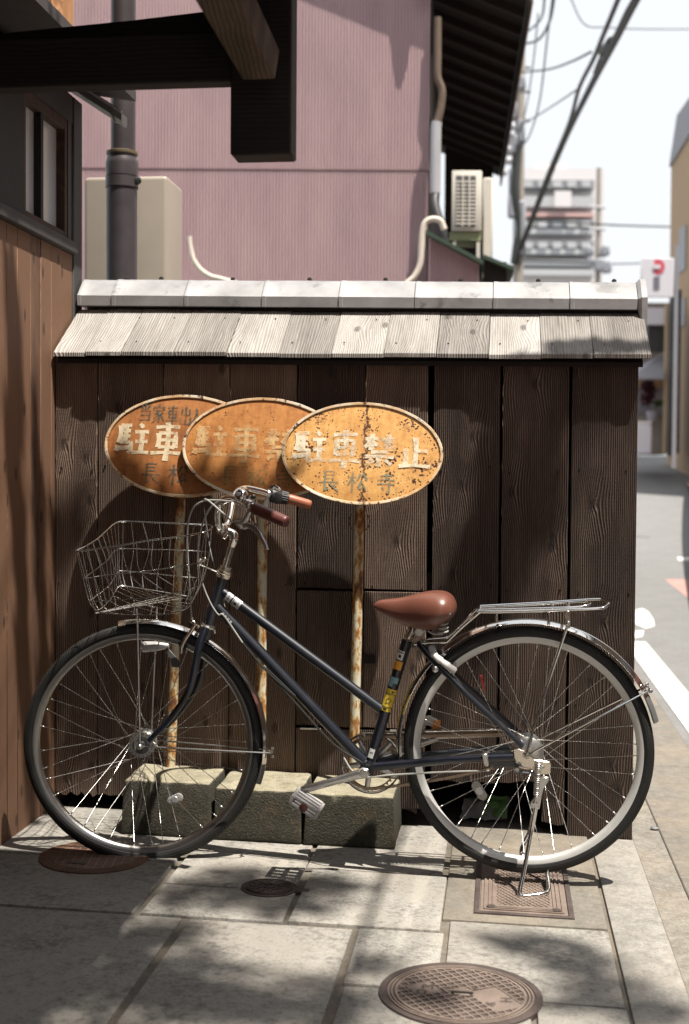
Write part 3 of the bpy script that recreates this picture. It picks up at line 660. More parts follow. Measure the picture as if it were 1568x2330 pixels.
# rusty cover at the front wheel
T = onpave(0.308, -0.530)
mc = thing('manhole_cover', 'rusty red brown round cover lying half under the front wheel', 'manhole cover', T(0, 0, 0))
build('cover_plate', disc(MB(), T, 0.0, 0.160, -0.01, 0.005), M['iron_brown'], mc)
mb = MB(); [disc(mb, T, a, b, 0.004, 0.0062) for a, b in ((0.150, 0.154), (0.138, 0.142), (0.126, 0.130))]
build('rim_bead', mb, M['iron_brown'], mc)
mb = MB()
for a0 in (math.radians(8), math.radians(98)):
    for a, b in chords(0.124, 0.024, a0, 0.006): bar(mb, T, a, b, 0.0022, 0.004, 0.0058)
build('grid_ribs', mb, M['iron_pale'], mc, smooth=False)
mb = MB(); bar(mb, T, (-0.055, -0.075), (0.0, -0.080), 0.017, 0.003, 0.0066); build('lifting_slot', mb, M['ink'], mc, smooth=False)

# small valve lid
T = onpave(0.861, -0.709)
mc = thing('valve_cover', 'small dark round valve lid with a side tab in the middle slab', 'valve cover', T(0, 0, 0))
build('frame_ring', disc(MB(), T, 0.068, 0.078, -0.01, 0.003), M['iron_dark'], mc)
build('cover_plate', disc(MB(), T, 0.0, 0.066, -0.01, 0.005), M['iron_dark'], mc)
mb = MB(); disc(mb, T, 0.059, 0.063, 0.004, 0.0075); disc(mb, T, 0.014, 0.017, 0.004, 0.0075, 20)
for k in range(12):
    a = k * PI / 6; bar(mb, T, (0.024 * math.cos(a), 0.024 * math.sin(a)), (0.038 * math.cos(a + .25), 0.038 * math.sin(a + .25)), 0.005, 0.004, 0.0072)
    bar(mb, T, (0.044 * math.cos(a + .3), 0.044 * math.sin(a + .3)), (0.055 * math.cos(a), 0.055 * math.sin(a)), 0.005, 0.004, 0.0072)
build('raised_pattern', mb, M['iron_dark'], mc, smooth=False)
mb = MB(); bar(mb, T, (0.070, -0.004), (0.112, -0.004), 0.024, -0.008, 0.0035); build('hinge_tab', mb, M['iron_dark'], mc, bevel=0.003)

# rectangular meter cover under the stand
T = onpave(1.554, -0.562)
mc = thing('meter_cover', 'rectangular worn iron meter cover with ridged borders under the bicycle stand', 'meter cover', T(0, 0, 0))
hx, hy = 0.131, 0.247
mb = MB()
for a, b, wd in (((-hx, -hy + 0.008), (hx, -hy + 0.008), 0.016), ((-hx, hy - 0.008), (hx, hy - 0.008), 0.016)): bar(mb, T, a, b, wd, -0.01, 0.0035)
for x in (-hx + 0.007, hx - 0.007): bar(mb, T, (x, -hy + 0.0165), (x, hy - 0.0165), 0.014, -0.01, 0.0035)
build('frame', mb, M['iron_dark'], mc, bevel=0.001)
mb = MB(); bar(mb, T, (-hx + 0.0165, 0), (hx - 0.0165, 0), 2 * hy - 0.037, -0.01, 0.0020); build('lid', mb, M['iron_pale'], mc)
mb = MB()
for o_ in (0.028, 0.040, 0.050):
    q = [(-hx + o_, -hy + o_ + 0.004), (hx - o_, -hy + o_ + 0.004), (hx - o_, hy - o_ - 0.004), (-hx + o_, hy - o_ - 0.004)]
    for i in range(4): bar(mb, T, q[i], q[(i + 1) % 4], 0.0055, 0.001, 0.0055)
build('border_ridge', mb, M['iron_pale'], mc, smooth=False)
mb = MB()
for i in range(-19, 20):
    x0 = i * 0.016
    for sg in (1, -1):
        a = [(x0, -0.17), (x0 + sg * 0.22, 0.17)]
        # clip to the inner panel
        pts = []
        for t in lin(0, 1, 60):
            x = a[0][0] + (a[1][0] - a[0][0]) * t; y = -0.17 + 0.34 * t
            if abs(x) < 0.072: pts.append((x, y))
        if len(pts) > 3: bar(mb, T, pts[0], pts[-1], 0.0026, 0.001, 0.0038 if sg > 0 else 0.0040)
build('hatch_ribs', mb, M['iron_pale'], mc, smooth=False)
for x in (-hx + 0.045, hx - 0.045):
    mb = MB(); disc(mb, lambda a, b, h, x=x: T(x + a, b - hy + 0.05, h), 0.0, 0.012, 0.001, 0.0062, 14)
    build('corner_boss', mb, M['iron_dark'], mc)

# ================================================================== board fence with its little roof
fence = thing('board_fence', 'dark brown board fence with a silvered shingle roof and grey ridge tiles', 'fence', (0.95, 0, gz(0.95)))
def plank(x0, x1, zt, zb, y=0.0, jag=0.0, th=0.022, steps=5, lean=0.0):
    bot = []
    for k in range(steps + 1):
        x = x1 + (x0 - x1) * k / steps; bot.append((x + lean, y, zb - SLOPE * (x - 0.95) + random.uniform(-jag, jag)))
    poly = [(x0, y, zt), (x1, y, zt)] + bot
    return MB().prism(poly, (0, th, 0))
xe = [0.002, 0.149, 0.373, 0.596, 0.819, 1.042, 1.258, 1.478, 1.696, 1.911]
hatch = (4, 5)
for i in range(9):
    g0 = 0.0015 if i in (4, 5) else (random.uniform(0.001, 0.0025) if i < 6 else random.uniform(0.0018, 0.0032)); x0, x1 = xe[i] + g0, xe[i + 1] - g0
    yo = random.uniform(-0.002, 0.002); zt = 1.53 - 0.01 * x0
    if i == 6: x0 += 0.004
    if i in (7, 8): x0 += 0.004
    if i in hatch:
        for zt_, zb_ in ((zt, 0.751), (0.744, 0.300), (0.292, 0.045)):
            build('plank', plank(x0 + (0.002 if i == 4 else 0), x1 - (0.012 if i == 5 else 0), zt_, zb_ + SLOPE * (0.5 * (x0 + x1) - 0.95) if zb_ > 0.1 else zb_, yo + (0.0 if zb_ > 0.7 else -0.004), 0.001 if zb_ > 0.1 else 0.012), M['fence_wood'], fence, bevel=0.0018)
    elif i == 6: build('plank', plank(x0, x1, zt, 0.137, yo, 0.006, steps=9), M['fence_wood'], fence, bevel=0.0015)
    elif i == 7:
        mb = MB(); xm = x0 + 0.66 * (x1 - x0); zz = [0.136 + random.uniform(-0.005, 0.005) for _ in range(5)]
        poly = [(x0, yo, zt), (x1, yo, zt), (x1, yo, 0.005), (x1 - 0.02, yo, 0.0), (xm + 0.02, yo, 0.008), (xm, yo, 0.012)] + [(xm - (xm - x0) * (k + 0.02) / 4, yo, zz[k]) for k in range(5)]
        build('plank', mb.prism(poly, (0, 0.022, 0)), M['fence_wood'], fence, bevel=0.0012)
    else:
        zb = (0.045, 0.042, 0.03, 0.03, 0, 0, 0, 0, -0.010)[i] + (0 if i < 8 else 0.0)
        build('plank', plank(x0, x1, zt, zb - 0.012, yo, 0.011 if i < 2 else 0.008, lean=0.0, steps=11 if i < 2 else 7), M['fence_wood'], fence, bevel=0.0015)
build('plank', plank(1.135, 1.218, 0.30, 0.022, 0.030, 0.010), M['fence_wood'], fence, bevel=0.0015)   # stump board beside the gap
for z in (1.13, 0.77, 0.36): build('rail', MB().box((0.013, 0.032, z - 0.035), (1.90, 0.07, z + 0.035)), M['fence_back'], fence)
build('light_stop_back', MB().box((0.01, 0.50, -0.1), (1.90, 0.52, 1.55)), M['fence_back'], fence)  # added dark back so that gaps and hole stay dark
build('light_stop_panel', MB().prism([(0.003, .0245, -.09), (0.003, .499, -.09), (0.003, .499, 1.53), (0.003, .30, 1.64), (0.003, .0245, 1.48)], (.009, 0, 0)), M['fence_back'], fence)  # unseen end boards added to keep light out of the hollow
build('light_stop_panel', MB().prism([(1.895, .0245, -.09), (1.895, .499, -.09), (1.895, .499, 1.51), (1.895, .30, 1.62), (1.895, .0245, 1.46)], (.013, 0, 0)), M['fence_back'], fence)  # unseen right end, added for the same darkness inside
build('hatch_hinge', MB().tube([onY(683, 1657, -0.010), onY(731, 1658, -0.010)], 0.0035, 8), M['steel'], fence)
build('hatch_hinge', MB().tube([onY(888, 1662, -0.010), onY(902, 1662, -0.010)], 0.0035, 8), M['steel'], fence)
mb = MB(); a = onY(833, 1500, -0.02)
mb.box((a.x - 0.030, -0.022, a.z - 0.014), (a.x + 0.032, -0.0065, a.z + 0.014)); build('hatch_latch', mb, M['fence_back'], fence, bevel=0.003)
# nails in the boards
mb = MB()
for i in range(9):
    for z in (1.14, 0.76, 0.40):
        for fx in (0.14, 0.86):
            x = xe[i] + (xe[i + 1] - xe[i]) * fx + random.uniform(-.008, .008); mb.lathe((x, 0.001, z + random.uniform(-.01, .01)), (0, -1, 0), [(0, 0.003), (0.0042, 0.003), (0.005, 0.0)], 8, caps=False)
build('nail_heads', mb, M['fence_back'], fence)
# roof boards
ez = lambda x: 1.5215 - 0.0093 * x
tz = lambda x: 1.695 - 0.0152 * x
edges = [0.008, 0.118] + [onY(275 + 119.6 * k, 803, -0.04).x for k in range(10)] + [1.944]
for i in range(len(edges) - 1):
    x0, x1 = edges[i] + 0.0008, edges[i + 1] - 0.0008; d = random.uniform(-0.002, 0.003); e0 = random.uniform(-0.006, 0.006)
    sk = 0.0; yt, ye = 0.235, -0.040 + e0
    n = 5; mb = MB(); top = []; bot = []
    rings = []
    for k in range(n + 1):
        t = k / n; x = x0 + (x1 - x0) * t; je = random.uniform(-0.003, 0.003)
        rings.append([Vector((x, ye + je, ez(x) + d)), Vector((x, yt, tz(x) + d)), Vector((x, yt, tz(x) + d - 0.014)), Vector((x, ye + je, ez(x) + d - 0.014))])
    mb.loft(rings); build('shingle', mb, M['shingle_wood'], fence, smooth=False, bevel=0.0012)
build('roof_underlay', MB().hexa([(0.02, -0.02, 1.5), (1.92, -0.02, 1.482), (1.92, 0.30, 1.676), (0.02, 0.30, 1.70)], [(0.02, -0.02, 1.485), (1.92, -0.02, 1.467), (1.92, 0.30, 1.661), (0.02, 0.30, 1.685)]), M['fence_back'], fence)
build('back_roof_slope', MB().hexa([(0.02, 0.29, 1.715), (1.93, 0.29, 1.69), (1.93, 0.64, 1.49), (0.02, 0.64, 1.51)], [(0.02, 0.29, 1.70), (1.93, 0.29, 1.675), (1.93, 0.64, 1.475), (0.02, 0.64, 1.495)]), M['shingle_wood'], fence)
mb = MB()
for i in range(1, len(edges) - 1):
    for f in (0.22, 0.78):
        for xx in (edges[i], ):
            x = xx + f * 0.16
            if x < 1.93: mb.lathe((x, -0.040 + 0.275 * f, ez(x) + (tz(x) - ez(x)) * f + 0.002), (0, -0.53, 0.85), [(0, 0.0028), (0.002, 0.0028), (0.0028, 0.0)], 7, caps=False)
build('shingle_nails', mb, M['fence_back'], fence)
# ridge tiles
def ridge_profile(x, g=1.0):
    zb = 1.7045 - 0.0155 * x; c = 0.30; P = []
    half = [(-0.098, 0.0), (-0.100, 0.034), (-0.093, 0.040), (-0.070, 0.062), (-0.042, 0.088), (-0.020, 0.099), (0.0, 0.1015)]
    for a, b in half: P.append(Vector((x, c + a * g, zb + b * g)))
    for a, b in reversed(half[:-1]): P.append(Vector((x, c - a * g, zb + b * g)))
    return P
tx = [0.012] + [onY(q, 690, 0.2).x for q in (253, 418, 595, 770, 943, 1122, 1297)] + [onY(1452, 690, 0.2).x]
for i in range(8):
    a, b = tx[i] + 0.0012, tx[i + 1] - 0.0012; g0 = 1.0 + random.uniform(-.01, .012)
    r = [ridge_profile(a, g0 * 1.012), ridge_profile(a + 0.012, g0 * 1.012), ridge_profile(a + 0.014, g0), ridge_profile((a + b) / 2, g0 * 1.002), ridge_profile(b, g0 * 0.992)]
    build('ridge_tile', MB().loft(r), M['tile'], fence, smooth=30, bevel=0)
    build('ridge_screw', MB().lathe((a + 0.15, 0.30, r[0][6].z - 0.001), (0, 0, 1), [(0, 0.009), (0.005, 0.008), (0.009, 0.004), (0.010, 0.0)], 10), M['fence_back'], fence)
r = [ridge_profile(tx[-1] + 0.001, 1.0), ridge_profile(tx[-1] + 0.012, 1.12), ridge_profile(tx[-1] + 0.030, 1.12)]
for q in r[1:]:
    for k in (0, 12): q[k].z -= 0.05
build('end_tile', MB().loft(r), M['tile'], fence, smooth=30)
build('ridge_bed', MB().box((0.02, 0.228, 1.64), (1.93, 0.372, 1.688)), M['fence_back'], fence)

# ================================================================== the wooden house on the left
house = thing('wooden_house', 'brown boarded townhouse side with a small framed window beside the fence', 'house', (0, -0.3, 0))
yb = 0.188; ys = [yb]
while ys[-1] > -3.2: ys.append(ys[-1] - random.uniform(0.085, 0.12))
for a, b in zip(ys[1:], ys[:-1]):
    xo = random.uniform(-0.002, 0.001); mb = MB().box((-0.024, a + 0.0004, gz(0) - 0.01), (xo, b - 0.0004, 1.876)); build('wall_board', mb, M['wall_wood'], house, bevel=0.002)
build('corner_post', MB().box((-0.09, 0.1895, gz(0) - 0.01), (0.004, 0.284, 2.42)), M['post_wood'], house, bevel=0.004)
build('sill_board', MB().box((-0.06, -3.2, 1.8775), (0.020, 0.188, 1.915)), M['post_wood'], house, bevel=0.003)
build('inner_lining', MB().box((-0.30, -3.2, gz(0) - 0.01), (-0.1, 0.18, 2.9)), M['fence_back'], house)
w0, w1 = onX(58, 400).y, onX(157, 400).y
build('wall_panel', MB().box((-0.05, -3.2, 1.9155), (-0.004, w0 - 0.001, 2.42)), M['black_timber'], house)
build('lintel', MB().box((-0.05, w0, 2.325), (0.0, 0.1885, 2.42)), M['post_wood'], house)
win = build('window', MB().box((-0.055, w0 + 0.0005, 1.9155), (-0.006, w0 + 0.022, 2.3245)).box((-0.055, w1 - 0.026, 1.9155), (-0.006, w1, 2.3245)).box((-0.055, w0 + 0.0225, 1.9155), (-0.006, w1 - 0.0265, 1.945)).box((-0.055, w0 + 0.0225, 2.290), (-0.006, w1 - 0.0265, 2.3245)), M['frame_wood'], house, bevel=0.002)
ym = onX(104, 380).y
build('mullion', MB().box((-0.050, ym - 0.012, 1.9455), (-0.012, ym + 0.012, 2.2895)), M['black_timber'], win)
build('pane', MB().box((-0.042, w0 + 0.0227, 1.9457), (-0.036, ym - 0.0122, 2.2893)), M['glass'], win)
build('pane', MB().box((-0.042, ym + 0.0122, 1.9457), (-0.036, w1 - 0.0268, 2.2893)), M['glass'], win)
build('side_jamb', MB().box((-0.05, w1 + 0.0005, 1.9155), (-0.003, 0.1885, 2.3245)), M['post_wood'], house)
build('pent_roof', MB().hexa([(-0.05, -3.2, 2.47), (0.19, -3.2, 2.43), (0.19, 0.31, 2.43), (-0.05, 0.31, 2.47)], [(-0.05, -3.2, 2.505), (0.19, -3.2, 2.465), (0.19, 0.31, 2.465), (-0.05, 0.31, 2.505)]), M['post_wood'], house)
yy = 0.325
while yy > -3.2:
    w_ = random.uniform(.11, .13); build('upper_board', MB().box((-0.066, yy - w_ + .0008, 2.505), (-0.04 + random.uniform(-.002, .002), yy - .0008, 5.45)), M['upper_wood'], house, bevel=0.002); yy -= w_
A, B = onY(150, 176, 0.30), onY(283, 262, 0.285)
gt = thing('roof_gutter', 'short grey metal gutter end above the window corner', 'gutter', A)
def gutter_ring(p, w_=0.035, h_=0.04): return [p + Vector((0, -w_, 0)), p + Vector((0, -w_, -h_ * .7)), p + Vector((0, -w_ * .5, -h_)), p + Vector((0, w_ * .5, -h_)), p + Vector((0, w_, -h_ * .7)), p + Vector((0, w_, 0))]
build('channel', MB().loft([gutter_ring(A), gutter_ring(B)]), M['gutter_metal'], gt, smooth=False)
q = A.lerp(B, 0.82); d = (B - A).normalized() * 0.006
build('bracket', MB().loft([gutter_ring(q, 0.039, 0.045), gutter_ring(q + d, 0.039, 0.045)]), M['gutter_metal'], gt, smooth=False)
build('lip', MB().tube([A + Vector((0, -0.035, 0.002)), B + Vector((0, -0.035, 0.002))], 0.005, 8), M['pvc_grey'], gt)

# the rest of the house: upper walls and eave roof above the frame, so that it shades what the real one shades
build('upper_wall', MB().box((-4.0, -9.0, 2.63), (-0.068, 0.32, 5.49)), M['post_wood'], house)
build('side_wall', MB().box((-4.0, -9.0, -0.2), (-0.32, 0.27, 2.629)), M['post_wood'], house)
build('roof', MB().hexa([(-4.4, -9.3, 7.0), (0.45, -9.3, 5.5), (0.45, 0.34, 5.5), (-4.4, 0.34, 7.0)], [(-4.4, -9.3, 7.15), (0.45, -9.3, 5.62), (0.45, 0.34, 5.62), (-4.4, 0.34, 7.15)]), M['post_wood'], house)

# canopy over the entrance, in front
can = thing('entrance_canopy', 'black timber entrance canopy with a hanging post at the upper left', 'canopy', (0.0, -1.36, 2.0))
build('beam', MB().box((-0.02, -1.38, 1.989), (0.8835, -1.33, 2.098)), M['black_timber'], can, bevel=0.003)
build('hanging_post', MB().box((0.884, -1.384, 1.827), (1.019, -1.304, 2.60)), M['black_timber'], can, bevel=0.004)
P0, P1 = onD(590, 150, 2.80), onD(470, -60, 2.55); dirv = (P1 - P0).normalized(); sx = Vector((1, 0, 0)); 
build('brace', MB().hexa([P0 + sx * -0.035 + Vector((0, 0, -.03)), P0 + sx * 0.035 + Vector((0, 0, -.03)), P0 + sx * 0.035 + Vector((0, 0.06, .05)), P0 + sx * -0.035 + Vector((0, .06, .05))],
                         [P1 + sx * -0.035 + Vector((0, 0, -.03)), P1 + sx * 0.05 + Vector((0, 0, -.03)), P1 + sx * 0.05 + Vector((0, 0.06, .05)), P1 + sx * -0.035 + Vector((0, .06, .05))]), M['brown_timber'], can, bevel=0.004)
mb = MB(); Yf = -1.20
pts = [onY(-80, 84, Yf), onY(300, 46, Yf), onY(500, 22, Yf), onY(545, 10, Yf), onY(545, 160, Yf), onY(-80, 160, Yf)]
build('fascia_board', mb.prism(pts, (0, 0.03, 0)), M['black_timber'], can, smooth=False)
build('roof_deck', MB().hexa([(-0.05, -3.3, 2.36), (1.30, -3.3, 2.36), (1.30, -1.02, 2.36), (-0.05, -1.02, 2.36)], [(-0.05, -3.3, 2.42), (1.30, -3.3, 2.40), (1.30, -1.02, 2.40), (-0.05, -1.02, 2.42)]), M['black_timber'], can)
for y in (-3.1, -2.55, -2.0): build('rafter', MB().box((-0.02, y, 2.29), (1.26, y + 0.06, 2.359)), M['black_timber'], can)
build('rear_beam', MB().box((-0.02, -3.05, 2.10), (1.02, -3.0, 2.289)), M['black_timber'], can)
build('front_post', MB().box((0.93, -3.06, gz(1) - .01), (1.02, -2.98, 2.099)), M['black_timber'], can) if False else None

# ================================================================== three oval signs on their stone feet
def ell(T, ru, rv, h, n=72): return [T(ru * math.cos(2 * PI * k / n), rv * math.sin(2 * PI * k / n), h) for k in range(n)]
sign_defs = [
  dict(c=(418, 1014), yp=-0.100, ru=184.5, rv=116.0, rot=-2.5, pole=((411, 1130), (388, 1745)), blk=(0.312, 0.600, 0.002, 0.172), mat='sign_a', let='letter_cream', sub='letter_dark',
       label='rusty oval no-parking sign with a dark top line of writing, hindmost of three', top=True),
  dict(c=(597, 1020), yp=-0.128, ru=185.5, rv=115.5, rot=-2.5, pole=((597, 1135), (594, 1745)), blk=(0.603, 0.884, 0.026, 0.162), mat='sign_b', let='letter_worn', sub='letter_olive',
       label='rusty oval no-parking sign with nearly worn off letters, between the two others', top=False),
  dict(c=(823.5, 1031), yp=-0.158, ru=184.0, rv=116.0, rot=-2.2, pole=((818.5, 1147), (805, 1755)), blk=(0.889, 1.173, 0.024, 0.160), mat='sign_c', let='letter_pale', sub='letter_grey',
       label='pale orange pitted oval no-parking sign, frontmost and fully visible', top=False)]
TILT = math.radians(13)
for sdef in sign_defs:
    C = onY(*sdef['c'], sdef['yp']); px = (C - CAM).dot(FW) / FPX
    ru, rv = sdef['ru'] * px, sdef['rv'] * px / math.cos(TILT)
    x0, x1, yb_, hb = sdef['blk']; bx = (x0 + x1) / 2
    sg = thing('no_parking_sign', sdef['label'], 'sign', (bx, -0.14, gz(bx)), 'rusty oval signs standing against the fence')
    ca, sa = math.cos(math.radians(sdef['rot'])), math.sin(math.radians(sdef['rot']))
    U = Vector((ca, 0, sa)); V = Vector((-sa, math.sin(TILT), ca * math.cos(TILT))); N = U.cross(V).normalized()
    T = lambda a, b, h, C=C, U=U, V=V, N=N: C + U * a + V * b + N * h
    n = 72; mb = MB(); rr = lin(0, 1, 8); vs = [T(0, 0, 0.001)]; fs = []
    for r_ in rr[1:]: vs += ell(T, ru * r_, rv * r_, 0.001 - 0.004 * r_ ** 6, n)
    fs += [(0, 1 + k, 1 + (k + 1) % n) for k in range(n)]
    for j in range(7): fs += [(1 + j * n + k, 1 + (j + 1) * n + k, 1 + (j + 1) * n + (k + 1) % n, 1 + j * n + (k + 1) % n) for k in range(n)]
    mb.add(vs, fs)
    b0 = len(mb.v); mb.v += ell(T, ru, rv, -0.006, n); last = 1 + 7 * n
    mb.f += [(last + k, b0 + k, b0 + (k + 1) % n, last + (k + 1) % n) for k in range(n)] + [tuple(b0 + k for k in range(n - 1, -1, -1))]
    pl = build('sign_plate', mb, M[sdef['mat']], sg, smooth=50)
    off = Vector((hash(sdef['mat']) % 7, 3, 0)); seedo = dict(sign_a=(3.1, 7.7), sign_b=(11.3, 2.2), sign_c=(0.0, 0.0))[sdef['mat']]
    uv_by(pl, lambda p_, C=C, U=U, V=V, so_=seedo: ((p_ - C).dot(U) / ru * 1.6 + so_[0], (p_ - C).dot(V) / ru * 1.6 + so_[1]))
    mb = MB(); vs = []; fs = []
    sec = [(1.002, -0.0075), (1.006, 0.000), (1.000, 0.0030), (0.974, 0.0026), (0.968, 0.0004)]
    for k in range(n):
        a = 2 * PI * k / n; j = random.uniform(-0.002, 0.002); vs += [T((ru + (s_ - 1) * ru * 1.0) * math.cos(a) * (1 + j), (rv + (s_ - 1) * ru) * math.sin(a) * (1 + j), h) for s_, h in sec]
    for k in range(n):
        for i in range(4): fs.append((5 * k + i, 5 * ((k + 1) % n) + i, 5 * ((k + 1) % n) + i + 1, 5 * k + i + 1))
    mb.add(vs, fs); build('rim', mb, M['sign_rim'], pl, smooth=50)
    e = 1 / 184.0 * ru
    def letter(mat, *a):
        mb = MB(); write(mb, *a); build('painted_letter', mb, M[mat], pl, smooth=False)
    for k, (key, ox) in enumerate((('chu', -119), ('sha', -40), ('kin', 40), ('shi', 121))): letter(sdef['let'], key, T, ox * e, (9 if k < 3 else 6) * e, 76 * e, (76 if k != 1 else 88) * e, 11.5 * e, True, 0.0014, k * 16)
    for k, (key, ox) in enumerate((('cho', -69), ('sho', -6), ('ji', 60))): letter(sdef['sub'], key, T, ox * e, -68 * e, 46 * e, 47 * e, 4.8 * e, True, 0.0013, k * 12)
    if sdef['top']:
        for k, (key, ox, oy) in enumerate((('tou', -97, 74), ('ka', -65, 73), ('sha', -33, 72), ('de', -2, 70), ('nyu', 24, 69))): letter('letter_dark', key, T, ox * e, oy * e, 31 * e, 44 * e, 4.0 * e, True, 0.0013, k * 12)
    # pole, socket collar with its flattened joint, and two wire hooks
    (ax, ay), (bx_, by_) = sdef['pole']; yp = sdef['yp'] + 0.045
    Pt, Pb = onY(ax, ay - 150, yp + 0.03), onY(bx_, by_, yp); Pt = Pb + (onY(ax, ay, yp) - Pb) * 1.22
    Pm = onY(ax, ay + 18, yp); r_ = 0.0158; dirp = (Pt - Pb).normalized()
    pts = [Pb + (Pm - Pb) * t for t in lin(0, 1, 10)] ; rad = [r_] * 11
    pts += [Pm + dirp * 0.02, Pt]; rad += [r_ * 0.93, r_ * 0.90]
    build('pole', MB().tube(pts, rad, 18), M['pole'], sg)
    for sgn in (-1, 1):
        c = Pm + dirp * -0.03; h = [c + Vector((sgn * x, -0.004, z)) for x, z in ((0.014, -0.03), (0.026, -0.02), (0.033, 0.0), (0.030, 0.014), (0.024, 0.022))]
        build('wire_hook', MB().tube(catmull(h, 4), 0.0022, 6), M['iron_brown'], sg)
    # stone foot
    top = lambda x: gz(bx) + hb
    mb = MB(); i_ = 0.008
    mb.hexa([(x0, -0.278, gz(x0) + .001), (x1, -0.278, gz(x1) + .001), (x1 - .002, yb_ - 0.03, gz(x1) + .001), (x0 + .002, yb_ - 0.03, gz(x0) + .001)],
            [(x0 + i_, -0.268, top(x0)), (x1 - i_, -0.268, top(x1) - .004), (x1 - .006, yb_ - 0.035, top(x1) - .004), (x0 + .006, yb_ - 0.035, top(x0))])
    build('stone_foot', mb, M['block'], sg, smooth=60, bevel=0.007, seg=2, sub=3, rough=0.0035)

# ================================================================== litter
p = onG(1100, 1866); bz = gz(p.x)
bag = thing('plastic_bag', 'crumpled clear and green plastic bag lying in the hole under the fence', 'plastic bag', (p.x, p.y, bz))
def crumple(P, U, V, nu, nv, amp, sd, zoff=0.0):
    def f(a, b):
        q = Vector(P) + Vector(U) * a + Vector(V) * b; k = q * 38 + Vector((sd, 0, 0))
        return q + Vector((mnoise.noise(k) * amp * .4, mnoise.noise(k + Vector((5, 1, 0))) * amp * .4, (mnoise.noise(k + Vector((1, 7, 3))) + 0.55) * amp + zoff))
    return MB().grid(f, nu, nv)
build('film', crumple((p.x - 0.075, p.y - 0.03, bz + 0.004), (0.15, 0.0, 0), (0.01, 0.09, 0.055), 18, 14, 0.014, 2), M['bag'], bag, smooth=20)
build('printed_flap', crumple((p.x + 0.005, p.y - 0.02, bz + 0.014), (0.075, -0.012, 0), (0.0, 0.07, 0.05), 12, 10, 0.010, 9), M['bag_green'], bag, smooth=20)
p = onY(970, 1652, -0.40); 

# ================================================================== the bicycle
RG = Vector((1.574, -0.519, 0)); FG = Vector((0.446, -0.487, 0))
BD = (FG - RG).normalized()                    # forwards
AW = Vector((0, 1, 0)); AW = (AW - BD * AW.dot(BD)).normalized()   # away from the camera
def B(px, py, lat=0.0):                        # sight line cut by the bicycle's own plane, lat metres nearer to us
    return cut(px, py, AW, RG.dot(AW) - lat)
def mir(p): 
    d = (p - RG).dot(AW); return p - AW * (2 * d)
def c2(x, y): return (526.7 + .3359 * x, 1091 + .3359 * y)
def c4(x, y): return (x * .4798, 1053.4 + y * .4798)
def c5(x, y): return (752.4 + x * .5202, 1279 + y * .5202)
def c28(x, y): return (827.6 + .1919 * x, 1294.1 + .1919 * y)
def c29(x, y): return (421.3 + .1919 * x, 1083.5 + .1919 * y)
def c31(x, y): return (782.5 + .3359 * x, 1580 + .3359 * y)
def c32(x, y): return (1053.4 + .2879 * x, 1316.7 + .2879 * y)
def path(cf, pts, lats=0.0):
    if not isinstance(lats, (list, tuple)): lats = [lats] * len(pts)
    return [B(*cf(*p), l) for p, l in zip(pts, lats)]
bike = thing('bicycle', 'dark navy city bicycle with wire basket, brown saddle and chrome rack parked before the fence', 'bicycle', (1.0, -0.5, gz(1.0)))

HR = B(1200, 1706); HF = B(326, 1690)
RR, RF = 0.351, 0.354
def torus(C, ax, R, r, nu=120, nv=20, squash=1.0, floor=None, bulge=None):
    v = Vector((0, 0, 1)); u = -(v.cross(ax)).normalized(); mb = MB(); vs = []
    for i in range(nu):
        a = 2 * PI * i / nu - PI / 2; e = u * math.cos(a) + v * math.sin(a)
        for k in range(nv):
            b = 2 * PI * k / nv; p = C + e * (R + r * math.cos(b)) + ax * (r * squash * math.sin(b))
            if floor is not None:
                zf = gz(p.x) + 0.0015
                if p.z < zf + 0.008:
                    side = 1 + 0.35 * max(0.0, min(1.0, (zf + 0.012 - p.z) / 0.02)); p = p + ax * (r * squash * math.sin(b) * (side - 1)); p.z = max(p.z, zf)
            vs.append(p)
    fs = [(i * nv + k, i * nv + (k + 1) % nv, ((i + 1) % nu) * nv + (k + 1) % nv, ((i + 1) % nu) * nv + k) for i in range(nu) for k in range(nv)]
    mb.add(vs, fs); return mb
def tyre_uv(o, nu, nv):
    me = o.data; lay = me.uv_layers.new(name='UVMap')
    for pl in me.polygons:
        vi = list(pl.vertices); us = [v_ // nv for v_ in vi]; ks = [v_ % nv for v_ in vi]
        for li, uu, kk in zip(pl.loop_indices, us, ks):
            if max(us) - min(us) > 2 and uu == 0: uu = nu
            if max(ks) - min(ks) > 2 and kk == 0: kk = nv
            # v = 0.5 on the outer tread line
            vv = (kk / nv + 0.5) % 1.0 if not (max(ks) - min(ks) > 2) else (kk / nv + 0.5)
            if kk / nv + 0.5 >= 1.0 and max(k_ / nv + .5 for k_ in ks) >= 1.0 and min(k_ / nv + .5 for k_ in ks) >= 1.0: vv = kk / nv + 0.5 - 1
            elif kk / nv + 0.5 >= 1.0: vv = 1.0
            lay.data[li].uv = (uu / nu, vv)
def ringprof(C, ax, prof, n=120):
    v = Vector((0, 0, 1)); u = v.cross(ax).normalized(); rings = []
    for i in range(n):
        a = 2 * PI * i / n; e = u * math.cos(a) + v * math.sin(a); rings.append([C + e * r + ax * h for r, h in prof])
    return MB().loft(rings, closed=True)
spoke_me = {}
